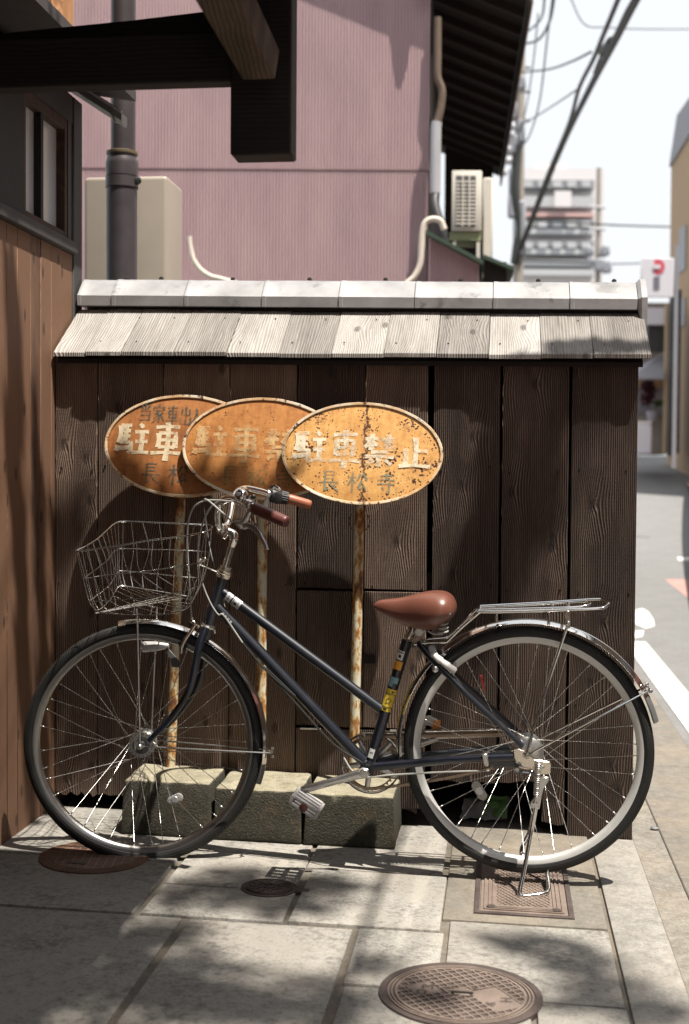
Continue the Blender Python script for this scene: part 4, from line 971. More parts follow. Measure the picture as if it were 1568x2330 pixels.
def wheel(C, R, rim_mat, hubr, hubw, label_tyre, floor, ax, key, phase):
    wh = build('wheel', ringprof(C, ax, [(R - 0.030, -0.0125), (R - 0.028, -0.014), (R - 0.040, -0.0135), (R - 0.048, -0.006), (R - 0.049, 0.0), (R - 0.048, 0.006), (R - 0.040, 0.0135), (R - 0.028, 0.014), (R - 0.030, 0.0125), (R - 0.036, 0.0)]), rim_mat, bike, smooth=50)
    wh.name = key
    ty = build('tyre', torus(C, ax, R - 0.0185, 0.0185, 144, 20, 0.95, floor), M['rubber'], wh, smooth=True); tyre_uv(ty, 144, 20)
    prof = [(-hubw - 0.016, 0.008), (-hubw - 0.004, 0.010), (-hubw - 0.003, hubr), (-hubw + 0.002, hubr), (-hubw + 0.004, hubr * 0.80), (-hubw * 0.4, hubr * 0.66), (hubw * 0.4, hubr * 0.66), (hubw - 0.004, hubr * 0.80), (hubw - 0.002, hubr), (hubw + 0.003, hubr), (hubw + 0.004, 0.012), (hubw + 0.016, 0.008)]
    build('hub', MB().lathe(C, ax, prof, 32), M['steel'], wh)
    v = Vector((0, 0, 1)); u = -(v.cross(ax)).normalized(); n = 18
    for sd_ in (-1, 1):
        for j in range(n):
            th = 2 * PI * (j + (0.5 if sd_ > 0 else 0)) / n + phase; sg = 1 if j % 2 else -1
            tr = th + sg * math.radians(62)
            p0 = C + (u * math.cos(th) + v * math.sin(th)) * (hubr * 0.92) + ax * (sd_ * hubw)
            p1 = C + (u * math.cos(tr) + v * math.sin(tr)) * (R - 0.047)
            L = (p1 - p0).length
            if key not in spoke_me:
                m_ = MB().tube([(0, 0, 0), (0, 0, L * 0.955), (0, 0, L * 0.956), (0, 0, L)], [0.00105, 0.00105, 0.0019, 0.0019], 6)
                me = bpy.data.meshes.new('spoke'); me.from_pydata([tuple(q) for q in m_.v], [], m_.f); me.shade_smooth(); me.materials.append(M['spoke']); spoke_me[key] = me
            o = bpy.data.objects.new('spoke', spoke_me[key]); COL.objects.link(o); o.parent = wh
            o.location = p0 - root_loc(bike); o.rotation_mode = 'QUATERNION'; o.rotation_quaternion = (p1 - p0).to_track_quat('Z', 'Y')
    return wh
AXR = -AW
AXF = (-AW - BD * 0.13).normalized()
rw = wheel(HR, RR, M['rim_silver'], 0.043, 0.030, '', None, AXR, 'rear_wheel', 0.05)
fw = wheel(HF, RF, M['rim_steel'], 0.037, 0.032, '', True, AXF, 'front_wheel', 0.12)
# flange face of the dynamo hub
build('dynamo_case', MB().lathe(HF, AXF, [(0.035, 0.0265), (0.0365, 0.0255), (0.037, 0.019), (0.036, 0.018), (0.036, 0.0)], 28), M['lock_dark'], fw)
for k in range(18):
    a = 2 * PI * k / 18; u_, v_ = frame_of(AXF); build('flange_hole', MB().lathe(HF + AXF * .0345 + (u_ * math.cos(a) + v_ * math.sin(a)) * .0325, AXF, [(0, .0018), (.0012, .0018)], 6), M['ink'], fw)
build('axle_nut', MB().lathe(HF, AXF, [(0.040, 0.008), (0.052, 0.009), (0.060, 0.0085), (0.064, 0.005), (0.065, 0.0)], 10), M['steel'], fw)
def pill(c, d, L, wd, nrm, th=0.008):
    d = d.normalized(); nrm = nrm.normalized(); s_ = d.cross(nrm).normalized(); P = []
    for k in range(20):
        a = 2 * PI * k / 20; P.append(c + d * ((L / 2 - wd / 2) * (1 if math.cos(a) > 0 else -1) + wd / 2 * math.cos(a)) + s_ * (wd / 2 * math.sin(a)))
    return MB().prism(P, nrm * th)
def spoke_reflector(px, py, wh, px2, py2):
    a, b = B(px, py, 0.012), B(px2, py2, 0.012); build('spoke_reflector', pill((a + b) / 2, b - a, (b - a).length, 0.027, -AW, 0.009), M['clear'], wh, bevel=0.003, seg=2)
    m_ = (a + b) / 2; build('reflector_frame', pill(m_, b - a, (b - a).length * 0.42, 0.021, -AW, 0.0102), M['stk_silver'], wh, bevel=0.002)
spoke_reflector(*c31(880, 590), rw, *c31(958, 708)); spoke_reflector(*c4(797, 1610), fw, *c4(868, 1575))

# --- frame
def tubeP(name, p, r, mat=M['navy'], parent=None, seg=16, smooth=True, **k): return build(name, MB().tube(p, r, seg, **k), mat, parent or bike, smooth)
HT, HB = B(508, 1311), B(474, 1424)
BB = B(839, 1744); ST = B(927, 1456)
frame = build('frame', MB().tube([HT, HB], 0.0188, 20), M['navy'], bike)
tubeP('top_tube', [B(506, 1347), B(868, 1614)], 0.0145, parent=frame)
tubeP('down_tube', [B(494, 1380), BB], 0.0165, parent=frame)
tubeP('seat_tube', [ST, BB], 0.0155, parent=frame)
build('bottom_bracket', MB().lathe(BB + AW * 0.036, -AW, [(0, 0.0215), (0.072, 0.0215)], 24), M['navy'], frame)
near = path(c31, [(205, 490), (700, 445), (960, 432), (1150, 425)], [0.032, 0.050, 0.058, 0.062])
tubeP('chain_stay', near, [0.0125, 0.0115, 0.011, 0.011], parent=frame); tubeP('chain_stay', [mir(p) for p in near], [0.0125, 0.0115, 0.011, 0.011], parent=frame)
near = [B(*c28(650, 880), 0.018), B(*c28(800, 1060), 0.045), B(*c31(850, 15), 0.052), B(*c31(1215, 350), 0.062)]
tubeP('seat_stay', near, [0.010, 0.009, 0.0088, 0.0085], parent=frame); tubeP('seat_stay', [mir(p) for p in near], [0.010, 0.009, 0.0088, 0.0085], parent=frame)
tubeP('seat_lug', [B(*c28(585, 905), 0.016), B(*c28(660, 880), -0.01)], [0.0075, 0.0075], M['steel'], frame)
poly = path(c31, [(985, 395), (1150, 380), (1150, 490), (1010, 495), (980, 450)], 0.058); build('stay_plate', MB().prism(poly, AW * 0.008), M['navy'], frame, bevel=0.002)
poly = path(c31, [(990, 470), (1185, 470), (1190, 495), (1075, 500), (1035, 505), (1000, 500)], 0.050); build('reaction_arm', MB().prism(poly, AW * 0.006), M['navy'], frame, bevel=0.002)
poly = path(c31, [(932, 405), (970, 402), (985, 470), (975, 490), (955, 490), (945, 455)], 0.0735); build('stay_clip', MB().prism(poly, AW * 0.02), M['steel'], frame, bevel=0.002)
# dropout, axle end
poly = path(c31, [(1150, 372), (1180, 366), (1225, 385), (1290, 440), (1300, 525), (1255, 500), (1210, 490), (1195, 460), (1170, 455), (1155, 430)], 0.068)
build('dropout', MB().prism(poly, AW * 0.005), M['chrome_rusty'], frame, bevel=0.001)
build('axle_end', MB().lathe(B(*c31(1236, 412), 0.069), -AW, [(0, 0.010), (0.006, 0.010), (0.007, 0.0055), (0.018, 0.0055), (0.019, 0.0)], 8), M['chrome_rusty'], rw)
build('brake_drum', MB().lathe(HR, -AW, [(0.034, 0.046), (0.044, 0.046), (0.048, 0.040), (0.050, 0.026), (0.0505, 0.0)], 30), M['steel'], rw)

# --- fork, headset
fork = build('fork', MB().tube([HB + (HT - HB) * -0.02, HB + (HT - HB) * -0.25], 0.018, 18), M['navy'], bike)
nearf = path(c4, [(975, 782), (944, 870), (912, 1030), (876, 1115), (800, 1220), (706, 1318)], [0.030, 0.046, 0.050, 0.050, 0.050, 0.050])
for tl in (nearf, [mir(p) for p in nearf]): tubeP('fork_blade', catmull(tl, 5), [0.0125 - 0.0045 * t for t in lin(0, 1, 25)], parent=fork)
build('fork_tip', MB().lathe(HF + AXF * 0.044, AXF, [(0, 0.010), (0.006, 0.010)], 12), M['navy'], fork)
ax_h = (HT - HB).normalized()
hs = build('headset', MB().lathe(HT, ax_h, [(-0.004, 0.0205), (0.002, 0.0235), (0.008, 0.024), (0.010, 0.021), (0.013, 0.0225), (0.017, 0.0225), (0.018, 0.019), (0.024, 0.019), (0.029, 0.0185), (0.030, 0.0125)], 24), M['chrome_rusty'], bike)
build('lower_cup', MB().lathe(HB, ax_h, [(-0.006, 0.019), (-0.005, 0.0225), (0.0, 0.023), (0.003, 0.021), (0.006, 0.0205)], 24), M['steel'], hs)
# --- stem and bar
st0, st1, st2, st3 = B(*c29(470, 1110)), B(*c29(560, 800)), B(*c29(596, 700)), B(*c29(455, 628))
stem = build('stem', MB().tube([st0, st1, st1 + (st1 - st0) * 0.02], [0.0112, 0.0112, 0.0112], 18), M['chrome'], bike)
build('stem_head', MB().tube(catmull([st1 - (st1 - st0) * .1, st1 + (st2 - st1) * .6, st2.lerp(st3, .18), st2.lerp(st3, .6), st3], 5), [0.0118, 0.0122, 0.0126, 0.0130, 0.0135, 0.0138, 0.0138, 0.0136, 0.0134, 0.013, 0.0128, 0.0126, 0.0125, 0.0125, 0.0126, 0.0128, 0.013, 0.0132, 0.0134, 0.0136, 0.0138], 18), M['chrome'], stem)
build('bar_clamp', MB().lathe(st3 + AW * 0.022, -AW, [(0, 0.0165), (0.002, 0.0175), (0.042, 0.0175), (0.044, 0.0165)], 20), M['chrome'], stem)
poly = path(c29, [(410, 690), (500, 680), (520, 705), (470, 755), (440, 735)], 0.012); build('clamp_ear', MB().prism(poly, AW * 0.024), M['chrome'], stem, bevel=0.003)
nb = path(c29, [(440, 640), (412, 628), (392, 560), (388, 440), (412, 330), (470, 275), (560, 258), (640, 290), (730, 325), (815, 365), (900, 410)], [0.0, 0.03, 0.055, 0.080, 0.105, 0.135, 0.165, 0.195, 0.225, 0.245, 0.255])
fb = path(c29, [(440, 640), (490, 590), (525, 500), (545, 410), (563, 300), (592, 220), (650, 165), (730, 148), (880, 178), (1000, 212), (1200, 262)], [0.0, -0.03, -0.055, -0.080, -0.105, -0.135, -0.165, -0.195, -0.225, -0.245, -0.258])
bar_ = build('handlebar', MB().tube(catmull(nb, 8), 0.0108, 14), M['chrome'], bike)
build('far_bar', MB().tube(catmull(fb, 8), 0.0108, 14), M['chrome'], bar_)
def grip(name, a, b, r, mat, la, lb):
    p, q = B(*a, la), B(*b, lb); d = (q - p).normalized(); L = (q - p).length
    return build(name, MB().lathe(p, d, [(0, r * 0.98), (0.003, r * 1.04), (L * .5, r * 1.02), (L - 0.010, r), (L - 0.004, r * 0.96), (L - 0.001, r * .80), (L, r * .5), (L, 0)], 24), mat, bike)
grip('grip', c29(815, 375), c29(1212, 548), 0.0162, M['grip'], 0.248, 0.285)
grip('grip', c29(1222, 265), c29(1492, 343), 0.0150, M['grip_far'], -0.262, -0.285)['label'] = 'lighter red-brown grip on the far side'
# bell
bc = B(*c29(655, 222), 0.222); bax = (-AW + BD * 0.25 + Vector((0, 0, 0.25))).normalized()
bell = build('bell', MB().lathe(bc - bax * 0.004, bax, [(-0.010, 0.0165), (-0.002, 0.0185), (0.004, 0.018), (0.010, 0.0145), (0.013, 0.009), (0.014, 0.0)], 28), M['chrome'], bike)
build('bell_base', MB().lathe(bc - bax * 0.020, bax, [(0, 0.008), (0.002, 0.017), (0.009, 0.0195), (0.012, 0.018)], 28), M['black_plastic'], bell)
build('bell_cap', MB().lathe(bc, bax, [(0.006, 0.0065), (0.0125, 0.006), (0.013, 0.0)], 16), M['lock_dark'], bell)
poly = path(c29, [(765, 235), (800, 205), (840, 235), (825, 270), (780, 275)], 0.225); build('bell_lever', MB().prism(poly, AW * 0.014), M['black_plastic'], bell, bevel=0.003)
# near brake lever
lev = build('brake_lever', MB().lathe(B(*c29(735, 322), 0.228), (B(*c29(815, 375), 0.248) - B(*c29(720, 318), 0.225)), [(0, 0.0135), (0.004, 0.0145), (0.016, 0.0145), (0.020, 0.0135)], 20), M['steel'], bike)
poly = path(c29, [(760, 350), (835, 340), (800, 400), (770, 470), (735, 560), (690, 620), (650, 635), (575, 565), (560, 530), (600, 528), (660, 530), (700, 480), (730, 420)], 0.245)
build('lever_bracket', MB().prism(poly, AW * 0.016), M['steel'], lev, bevel=0.004, seg=2)
lb = path(c29, [(690, 600), (760, 585), (830, 625), (890, 700), (935, 780), (962, 830), (962, 868)], [0.247, 0.25, 0.256, 0.262, 0.266, 0.268, 0.268])
build('lever_blade', MB().tube(catmull(lb, 6), [0.0052] * 20 + [0.0046] * 8 + [0.0040] * 4 + [0.0042] * 3 + [0.0052] * 2, 12, flat=1.5), M['steel'], lev)
# far clamp, twist shifter
fl = build('far_brake_lever', MB().lathe(B(*c29(965, 205), -0.243), (B(*c29(1000, 212), -.246) - B(*c29(900, 184), -.23)), [(0, 0.0135), (0.004, 0.0150), (0.014, 0.0150), (0.018, 0.0135)], 20), M['steel'], bike)
poly = path(c29, [(960, 210), (1010, 205), (1000, 280), (985, 370), (930, 375), (910, 330), (940, 270)], -0.235); build('lever_bracket', MB().prism(poly, AW * 0.012), M['steel'], fl, bevel=0.003)
s0, s1 = B(*c29(1020, 222), -0.246), B(*c29(1222, 266), -0.262); d = s1 - s0; L = d.length
sh = build('gear_shifter', MB().lathe(s0, d, [(0, 0.012), (0.001, 0.0225), (L * .5, 0.0225), (L * .53, 0.0215), (L * .55, 0.0200), (L * .75, 0.0185), (L - 0.001, 0.0185), (L, 0.015)], 26), M['black_plastic'], bike)
mb = MB()
for k in range(18):
    a = 2 * PI * k / 18; u, v = frame_of(d); e = u * math.cos(a) + v * math.sin(a); mb.tube([s0 + d * .58 + e * 0.0195, s0 + d * .95 + e * 0.0186], 0.0016, 6)
build('grip_ribs', mb, M['black_plastic'], sh)
poly = path(c29, [(990, 140), (1010, 100), (1060, 95), (1120, 130), (1145, 170), (1100, 195), (1060, 150), (1030, 190)], -0.235); build('shifter_cover', MB().prism(poly, AW * 0.02), M['chrome'], sh, bevel=0.004, seg=2)
poly = path(c29, [(1010, 215), (1080, 180), (1140, 200), (1150, 300), (1090, 335), (1020, 300)], -0.228); build('shifter_body', MB().prism(poly, AW * 0.03), M['black_plastic'], sh, bevel=0.005, seg=2)
# --- cables
def cable(pts, lats, mat, r=0.0024): return build('cable', MB().tube(catmull([B(*p, l) for p, l in zip(pts, lats)], 8), r, 8), mat, bike)
A_ = [c29(*q) for q in ((560, 300), (380, 285), (230, 292), (105, 365), (42, 520), (24, 700), (30, 900), (45, 1200), (60, 1450), (74, 1640))] + [c4(906, 735)]
cable(A_, [0.19, 0.16, 0.15, 0.14, 0.12, 0.11, 0.10, 0.09, 0.07, 0.05, 0.04], M['cable_grey'], 0.0026)
B_ = [c29(*q) for q in ((460, 290), (365, 315), (268, 425), (192, 620), (156, 850), (160, 1050), (208, 1280), (298, 1500), (392, 1640))] + [c4(1062, 725), c4(1150, 852), c4(1262, 985), c4(1400, 1105)] + [c2(210, 1260), c2(440, 1520), c2(690, 1790), (827, 1737)]
BL = [0.14, 0.13, 0.11, 0.09, 0.07, 0.05, 0.035, 0.03, 0.028, 0.026, 0.022, 0.02, 0.018, 0.018, 0.018, 0.018, 0.02]
cable(B_[:11], BL[:11], M['cable_grey'], 0.0026); cable(B_[10:], BL[10:], M['cable_black'], 0.0028)
cable([c29(*q) for q in ((245, 272), (218, 340), (250, 560), (300, 880), (352, 1095))], [-0.12, -0.13, -0.12, -0.08, -0.03], M['cable_black'], 0.0026)
cable([c29(*q) for q in ((222, 290), (240, 272), (300, 308), (400, 395), (490, 475), (560, 545))], [0.15, 0.16, 0.18, 0.21, 0.232, 0.243], M['cable_grey'], 0.0026)
cable([c29(*q) for q in ((445, 1420), (470, 1560))] + [c4(1085, 735), c4(1150, 835), c4(1210, 925)], [-0.02, -0.024, -0.02, -0.02, -0.018], M['cable_grey'], 0.0024)
cable([c31(*q) for q in ((0, 430), (60, 520), (150, 560), (330, 545), (700, 525), (985, 517))], [0.02, 0.03, 0.035, 0.045, 0.06, 0.064], M['cable_grey'], 0.0028)
# --- basket
def ringpath(near, far, nl, fl_, closed=True):
    a = [B(*c4(*p), l) for p, l in zip(near, nl)]; b = [B(*c4(*p), l) for p, l in zip(far, fl_)]
    return a + b[::-1]
rings = [
 ([(360, 419), (440, 409), (560, 392), (720, 365), (890, 344), (985, 322)], [0.165, .165, .165, .16, .155, .15], [(405, 396), (460, 362), (505, 322), (545, 288), (590, 277), (700, 281), (890, 290), (1000, 296)], [0.115, .03, -.06, -.125, -.15, -.155, -.155, -.15]),
 ([(395, 550), (480, 535), (600, 522), (720, 509), (890, 484), (975, 462)], [0.15, .15, .15, .145, .14, .135], [(430, 523), (500, 470), (530, 432), (556, 410), (590, 405), (730, 409), (860, 412), (985, 425)], [0.10, .0, -.07, -.12, -.135, -.14, -.14, -.135]),
 ([(424, 658), (520, 650), (700, 638), (850, 612), (925, 588), (950, 575)], [0.135, .135, .13, .125, .12, .11], [(455, 632), (510, 588), (542, 545), (560, 518), (585, 511), (700, 522), (860, 538), (955, 548)], [0.09, .0, -.06, -.10, -.115, -.12, -.12, -.11]),
 ([(452, 700), (520, 714), (700, 722), (820, 712), (880, 692), (905, 672)], [0.11, .115, .115, .11, .10, .09], [(480, 690), (520, 650), (545, 612), (565, 585), (600, 585), (700, 600), (850, 625), (910, 640)], [0.07, .0, -.06, -.09, -.10, -.10, -.10, -.08])]
R3 = [catmull(ringpath(n_, f_, nl, fl_), 6, True) for n_, nl, f_, fl_ in rings]
basket = build('basket', MB().tube(R3[0], 0.0024, 8, closed=True), M['basket_wire'], bike); basket['label'] = 'wire front basket with one bent side'
for r_ in R3[1:]: build('hoop_wire', MB().tube(r_, 0.0017, 6, closed=True), M['basket_wire'], basket)
def at_ring(i, t):
    r_ = R3[i]; n = len(r_); x = (t % 1.0) * n; a = int(x) % n; return r_[a].lerp(r_[(a + 1) % n], x - int(x))
NW = 30
for k in range(NW):
    t = (k + 0.5) / NW; pts = [at_ring(i, t) for i in range(4)]
    build('upright_wire', MB().tube(catmull([pts[0], pts[1], pts[2], pts[3]], 4), 0.00115, 6), M['basket_wire'], basket)
for k in range(2, 10):      # floor wires across
    a, b = at_ring(3, k * 0.5 / 11), at_ring(3, 1 - k * 0.5 / 11); m_ = (a + b) / 2 - Vector((0, 0, 0.006))
    build('floor_wire', MB().tube(catmull([a, m_, b], 5), 0.00115, 6), M['basket_wire'], basket)
for f in (0.22, 0.5, 0.78):
    a = at_ring(3, 0.0).lerp(at_ring(3, 0.985), f); b = at_ring(3, 0.46).lerp(at_ring(3, 0.54), f)
    build('floor_wire', MB().tube([a - Vector((0, 0, .008)), b - Vector((0, 0, .008))], 0.0017, 6), M['basket_wire'], basket)
build('basket_bracket', MB().tube([B(*c29(180, 1050), .01), B(*c29(385, 1135), .006), B(*c29(450, 1155), 0.0)], 0.008, 8, flat=0.3), M['steel'], basket)
build('bracket_bolt', MB().lathe(B(*c29(175, 1010), .035), -AW, [(0, .009), (.006, .009), (.009, .005), (.01, 0)], 12), M['chrome_rusty'], basket)
build('bracket_bolt', MB().lathe(B(*c29(230, 985), -.02), -AW, [(0, .007), (.006, .007), (.009, .004), (.01, 0)], 12), M['chrome_rusty'], basket)
build('basket_stay', MB().tube([B(*c4(648, 690), 0.058), B(*c4(652, 760), 0.060), B(*c4(664, 1330), 0.056)], 0.0030, 8), M['steel'], basket)
build('basket_stay', MB().tube([mir(B(*c4(690, 700), 0.058)), mir(HF + AXF * 0.056)], 0.0030, 8), M['steel'], basket)
build('floor_plate', MB().tube([B(*c4(625, 680), 0.03), B(*c4(690, 672), 0.0), B(*c4(725, 684), -0.02)], 0.012, 8, flat=0.2), M['steel'], basket)
# --- mudguards
def guard(C, R, a0, a1, wd, n=48, th=0.0012, crown=0.012, taper=None):
    axg = AXF if (C - HF).length < .01 else AXR; AWg = -axg; u = Vector((0, 0, 1)).cross(axg).normalized(); v = Vector((0, 0, 1)); rings = []      # u points to the rear (right in the picture)
    for i in range(n + 1):
        a = math.radians(a0 + (a1 - a0) * i / n); e = u * math.cos(a) + v * math.sin(a); o_ = []; inn = []
        w_ = wd * (taper(i / n) if taper else 1.0)
        for k in range(9):
            s_ = -1 + k / 4.0; dr = crown * (1 - s_ * s_)
            o_.append(C + e * (R + dr) - AWg * (s_ * w_ / 2)); inn.append(C + e * (R + dr - th) - AWg * (s_ * w_ / 2 * 0.96))
        rings.append(o_ + inn[::-1])
    return MB().loft(rings)
fm = build('front_mudguard', guard(HF, RF + 0.002, 99, -9, 0.046), M['chrome'], bike, smooth=50)
build('mud_flap', guard(HF, RF + 0.001, -9.3, -19, 0.047, 8, 0.003, 0.013, lambda t: 1 - 0.55 * t), M['lock_dark'], fm)
build('nose_cap', guard(HF, RF + 0.0005, 101.5, 98.0, 0.048, 4, 0.003, 0.014), M['chrome_rusty'], fm)
tip = B(617, 1712, 0.02)
build('mudguard_stay', MB().tube([HF + AXF * 0.050] + catmull([B(*c4(1245, 1374), .030), B(*c4(1285, 1374), .018), B(*c4(1292, 1368), -.01), B(*c4(1270, 1360), -.03)], 4) + [HF - AXF * 0.05], 0.0024, 8), M['steel'], fm)
for yy in (-9, 9): build('stay_nut', MB().lathe(B(618, 1712 + yy, 0.0), -AW * 0.3 - BD, [(0, .0045), (.006, .0045), (.008, .002)], 8), M['steel'], fm)
rm = build('rear_mudguard', guard(HR, RR + 0.010, 27, 186, 0.050), M['chrome'], bike, smooth=50)
build('mud_flap', guard(HR, RR + 0.009, 26.7, 14.5, 0.052, 8, 0.003, 0.013, lambda t: 1 - 0.35 * t), M['lock_dark'], rm)
build('guard_strip', guard(HR, RR + 0.0225, 150, 171, 0.016, 12, 0.001, 0.001), M['stk_yellow'], rm)
e1 = B(*c32(1470, 868), 0.0)
build('mudguard_stay', MB().tube([B(*c31(1245, 410), .072)] + catmull([B(*c32(1440, 898), .028), B(*c32(1466, 884), .024), B(*c32(1474, 865), .008), B(*c32(1466, 852), -.014), B(*c32(1430, 862), -.03)], 5) + [mir(B(*c31(1245, 410), .072))], 0.0030, 8), M['chrome'], rm)
for q in ((1445, 832), (1476, 885)): build('stay_nut', MB().lathe(B(*c32(*q), .008), -AW - BD, [(0, .006), (.006, .006), (.009, .003), (.0095, 0)], 10), M['steel'], rm)
# --- rear rack
outer = path(c32, [(120, 262), (300, 263), (700, 250), (1060, 236), (1125, 222), (1147, 200), (1142, 185), (1100, 170), (1040, 163), (700, 186), (400, 203), (132, 218)], [.05, .052, .052, .05, .042, .02, -.01, -.045, -.052, -.054, -.054, -.05])
inner = path(c32, [(120, 250), (300, 243), (700, 232), (900, 224), (985, 210), (1005, 196), (990, 184), (930, 180), (700, 196), (400, 214), (140, 232)], [.03, .03, .03, .028, .02, .0, -.018, -.026, -.03, -.03, -.03])
rack = build('rear_rack', MB().tube(catmull(outer, 5), 0.0042, 10), M['chrome'], bike)
build('inner_rail', MB().tube(catmull(inner, 5), 0.0036, 10), M['chrome'], rack)
n_ = path(c28, [(1375, 515), (1170, 690), (1010, 845), (965, 870), (850, 872), (700, 882), (600, 895)], [.05, .045, .038, .034, .03, .026, .022])
f_ = path(c28, [(1345, 470), (1180, 640), (1010, 798), (975, 815), (850, 825), (700, 850), (660, 870)], [-.05, -.045, -.038, -.034, -.03, -.022, -.015])
build('rack_strut', MB().tube(catmull(n_, 4), 0.0040, 10), M['chrome'], rack); build('rack_strut', MB().tube(catmull(f_, 4), 0.0040, 10), M['chrome'], rack)
build('cross_rail', MB().tube([B(*c32(120, 262), .05), B(*c32(132, 218), -.05)], 0.0042, 10), M['chrome_rusty'], rack)
for q in (700, 830): build('cross_strap', MB().tube([B(*c32(q, 246), .05), B(*c32(q + 4, 186), -.052)], 0.005, 8, flat=0.35), M['chrome_rusty'], rack)
a = B(*c32(835, 262), .052); b = B(*c32(820, 390), .054)
build('rack_leg', MB().tube([b, B(*c32(560, 1175), .072), B(*c31(1245, 400), .075)], 0.0042, 10), M['chrome'], rack)
build('rack_leg', MB().tube([mir(b) + Vector((0, 0, .0)), mir(B(*c31(1245, 400), .075))], 0.0042, 10), M['chrome'], rack)
poly = path(c32, [(812, 255), (845, 250), (850, 275), (848, 390), (815, 400), (805, 340), (800, 280)], .056); build('leg_clamp', MB().prism(poly, AW * 0.008), M['chrome_rusty'], rack, bevel=0.002)
build('clamp_bolt', MB().lathe(B(*c32(832, 350), .057), -AW, [(0, .006), (.004, .006), (.006, .003), (.0065, 0)], 10), M['steel'], rack)
build('front_clip', MB().tube(path(c32, [(268, 262), (264, 300), (268, 345)], 0.02), 0.0045, 10), M['chrome_rusty'], rack)
build('hanging_pin', MB().tube(path(c32, [(952, 240), (956, 268), (958, 290), (958, 294)], .045), [.0012, .0012, .004, .004], 8), M['steel'], rack)
# --- saddle
sad = build
def saddle():
    # stations along the length: picture x, top y, bottom y, half width
    S_ = [(849, 1376, 1382, 0.010), (855, 1367, 1389, 0.019), (866, 1361, 1395, 0.025), (886, 1359, 1406, 0.031), (908, 1357, 1418, 0.038), (930, 1353, 1426, 0.051), (952, 1347, 1432, 0.069), (975, 1343, 1434, 0.086), (998, 1342, 1429, 0.095), (1015, 1345, 1420, 0.093), (1028, 1353, 1409, 0.080), (1036, 1366, 1398, 0.055), (1039, 1376, 1388, 0.022)]
    rings_ = []
    for x, yt, yb_, hw in S_:
        T_, B_2 = B(x, yt), B(x, yb_); zt, zb = T_.z, B_2.z; h = zt - zb; c = Vector((T_.x, T_.y, 0)); ring = []
        for k in range(28):
            a = 2 * PI * k / 28; ca, sa = math.cos(a), math.sin(a)
            lx = math.copysign(abs(ca) ** 0.78, ca) * hw
            if sa >= 0: z = zb + h * 0.42 + (h * 0.58) * abs(sa) ** 0.85 - 0.006 * math.exp(-(lx / 0.018) ** 2) * min(1, h / 0.06) * sa
            else: lx *= 1 - 0.10 * abs(sa); z = zb + h * 0.42 - h * 0.42 * abs(sa) ** 0.9
            ring.append(c - AW * lx + Vector((0, 0, z)))
        rings_.append(ring)
    return MB().loft(rings_)
sdl = build('saddle', saddle(), M['leather'], bike, smooth=75, sub=0)
ms = sdl.modifiers.new('smooth', 'SUBSURF'); ms.levels = ms.render_levels = 2
pole_p = build('seat_post', MB().tube([B(929, 1452), B(*c28(575, 730)), B(*c28(590, 690))], [0.0128, 0.0128, 0.010], 16), M['chrome_rusty'], bike)
build('post_clamp', MB().lathe(B(*c28(655, 745), 0.030), AW, [(0, 0), (0, .010), (.003, .0135), (.012, .0135), (.014, .010), (.046, .010), (.048, .0135), (.058, .0135), (.06, 0)], 20), M['steel'], pole_p)
def coil(c, ax, r, turns, h, rt): 
    u, v = frame_of(ax); ax = Vector(ax).normalized(); n = int(turns * 14)
    return MB().tube([Vector(c) + ax * (h * k / n) + u * (r * math.cos(2 * PI * turns * k / n)) + v * (r * math.sin(2 * PI * turns * k / n)) for k in range(n + 1)], rt, 8)
for lt in (0.045, -0.045): build('saddle_spring', coil(B(*c28(940, 775), lt), (0, 0, 1), 0.0135, 3.0, 0.034, 0.0028), M['cable_grey'], sdl)
for lt in (0.040, -0.040): build('saddle_rail', MB().tube(catmull([B(*c28(760, 735), lt), B(*c28(830, 770), lt), B(*c28(940, 775), lt)], 4), 0.003, 8), M['cable_grey'], sdl)
# --- ring lock
lk = build('ring_lock', MB().tube(catmull(path(c28, [(800, 925), (822, 985), (850, 1035), (930, 1100), (1020, 1165), (1085, 1210)], [.024, .040, .052, .056, .056, .050]), 5), [.009, .010, .0105, .011, .0115] * 5 + [.010], 14, flat=0.8), M['lock_plastic'], bike)
build('lock_arm', MB().tube(catmull([B(*c28(805, 930), .022), B(*c28(845, 928), -.01), B(*c28(880, 960), -.045), B(*c28(960, 1040), -.05), B(*c28(1060, 1130), -.045)], 5), .008, 12), M['lock_dark'], lk)
build('lock_bolt', MB().lathe(B(*c28(850, 1190), .058), -AW, [(0, .009), (.003, .009), (.006, .005), (.0065, 0)], 12), M['steel'], lk)
poly = path(c28, [(815, 1190), (870, 1135), (905, 1165), (860, 1230)], .054); build('lock_lug', MB().prism(poly, AW * .006), M['steel'], lk, bevel=.002)
build('lock_pin', MB().lathe(B(*c28(1075, 1150), .02), -AW, [(0, .007), (.03, .007)], 12), M['lock_dark'], lk)
# rear reflector
poly = path(c28, [(1368, 1268), (1402, 1262), (1448, 1450), (1418, 1455)], -.055); rf = build('rear_reflector', MB().prism(poly, AW * .012), M['red_glass'], bike, bevel=.002)
poly = path(c28, [(1290, 1440), (1340, 1405), (1380, 1450), (1310, 1510)], -.052); build('reflector_bracket', MB().prism(poly, AW * .010), M['lock_dark'], rf, bevel=.002)
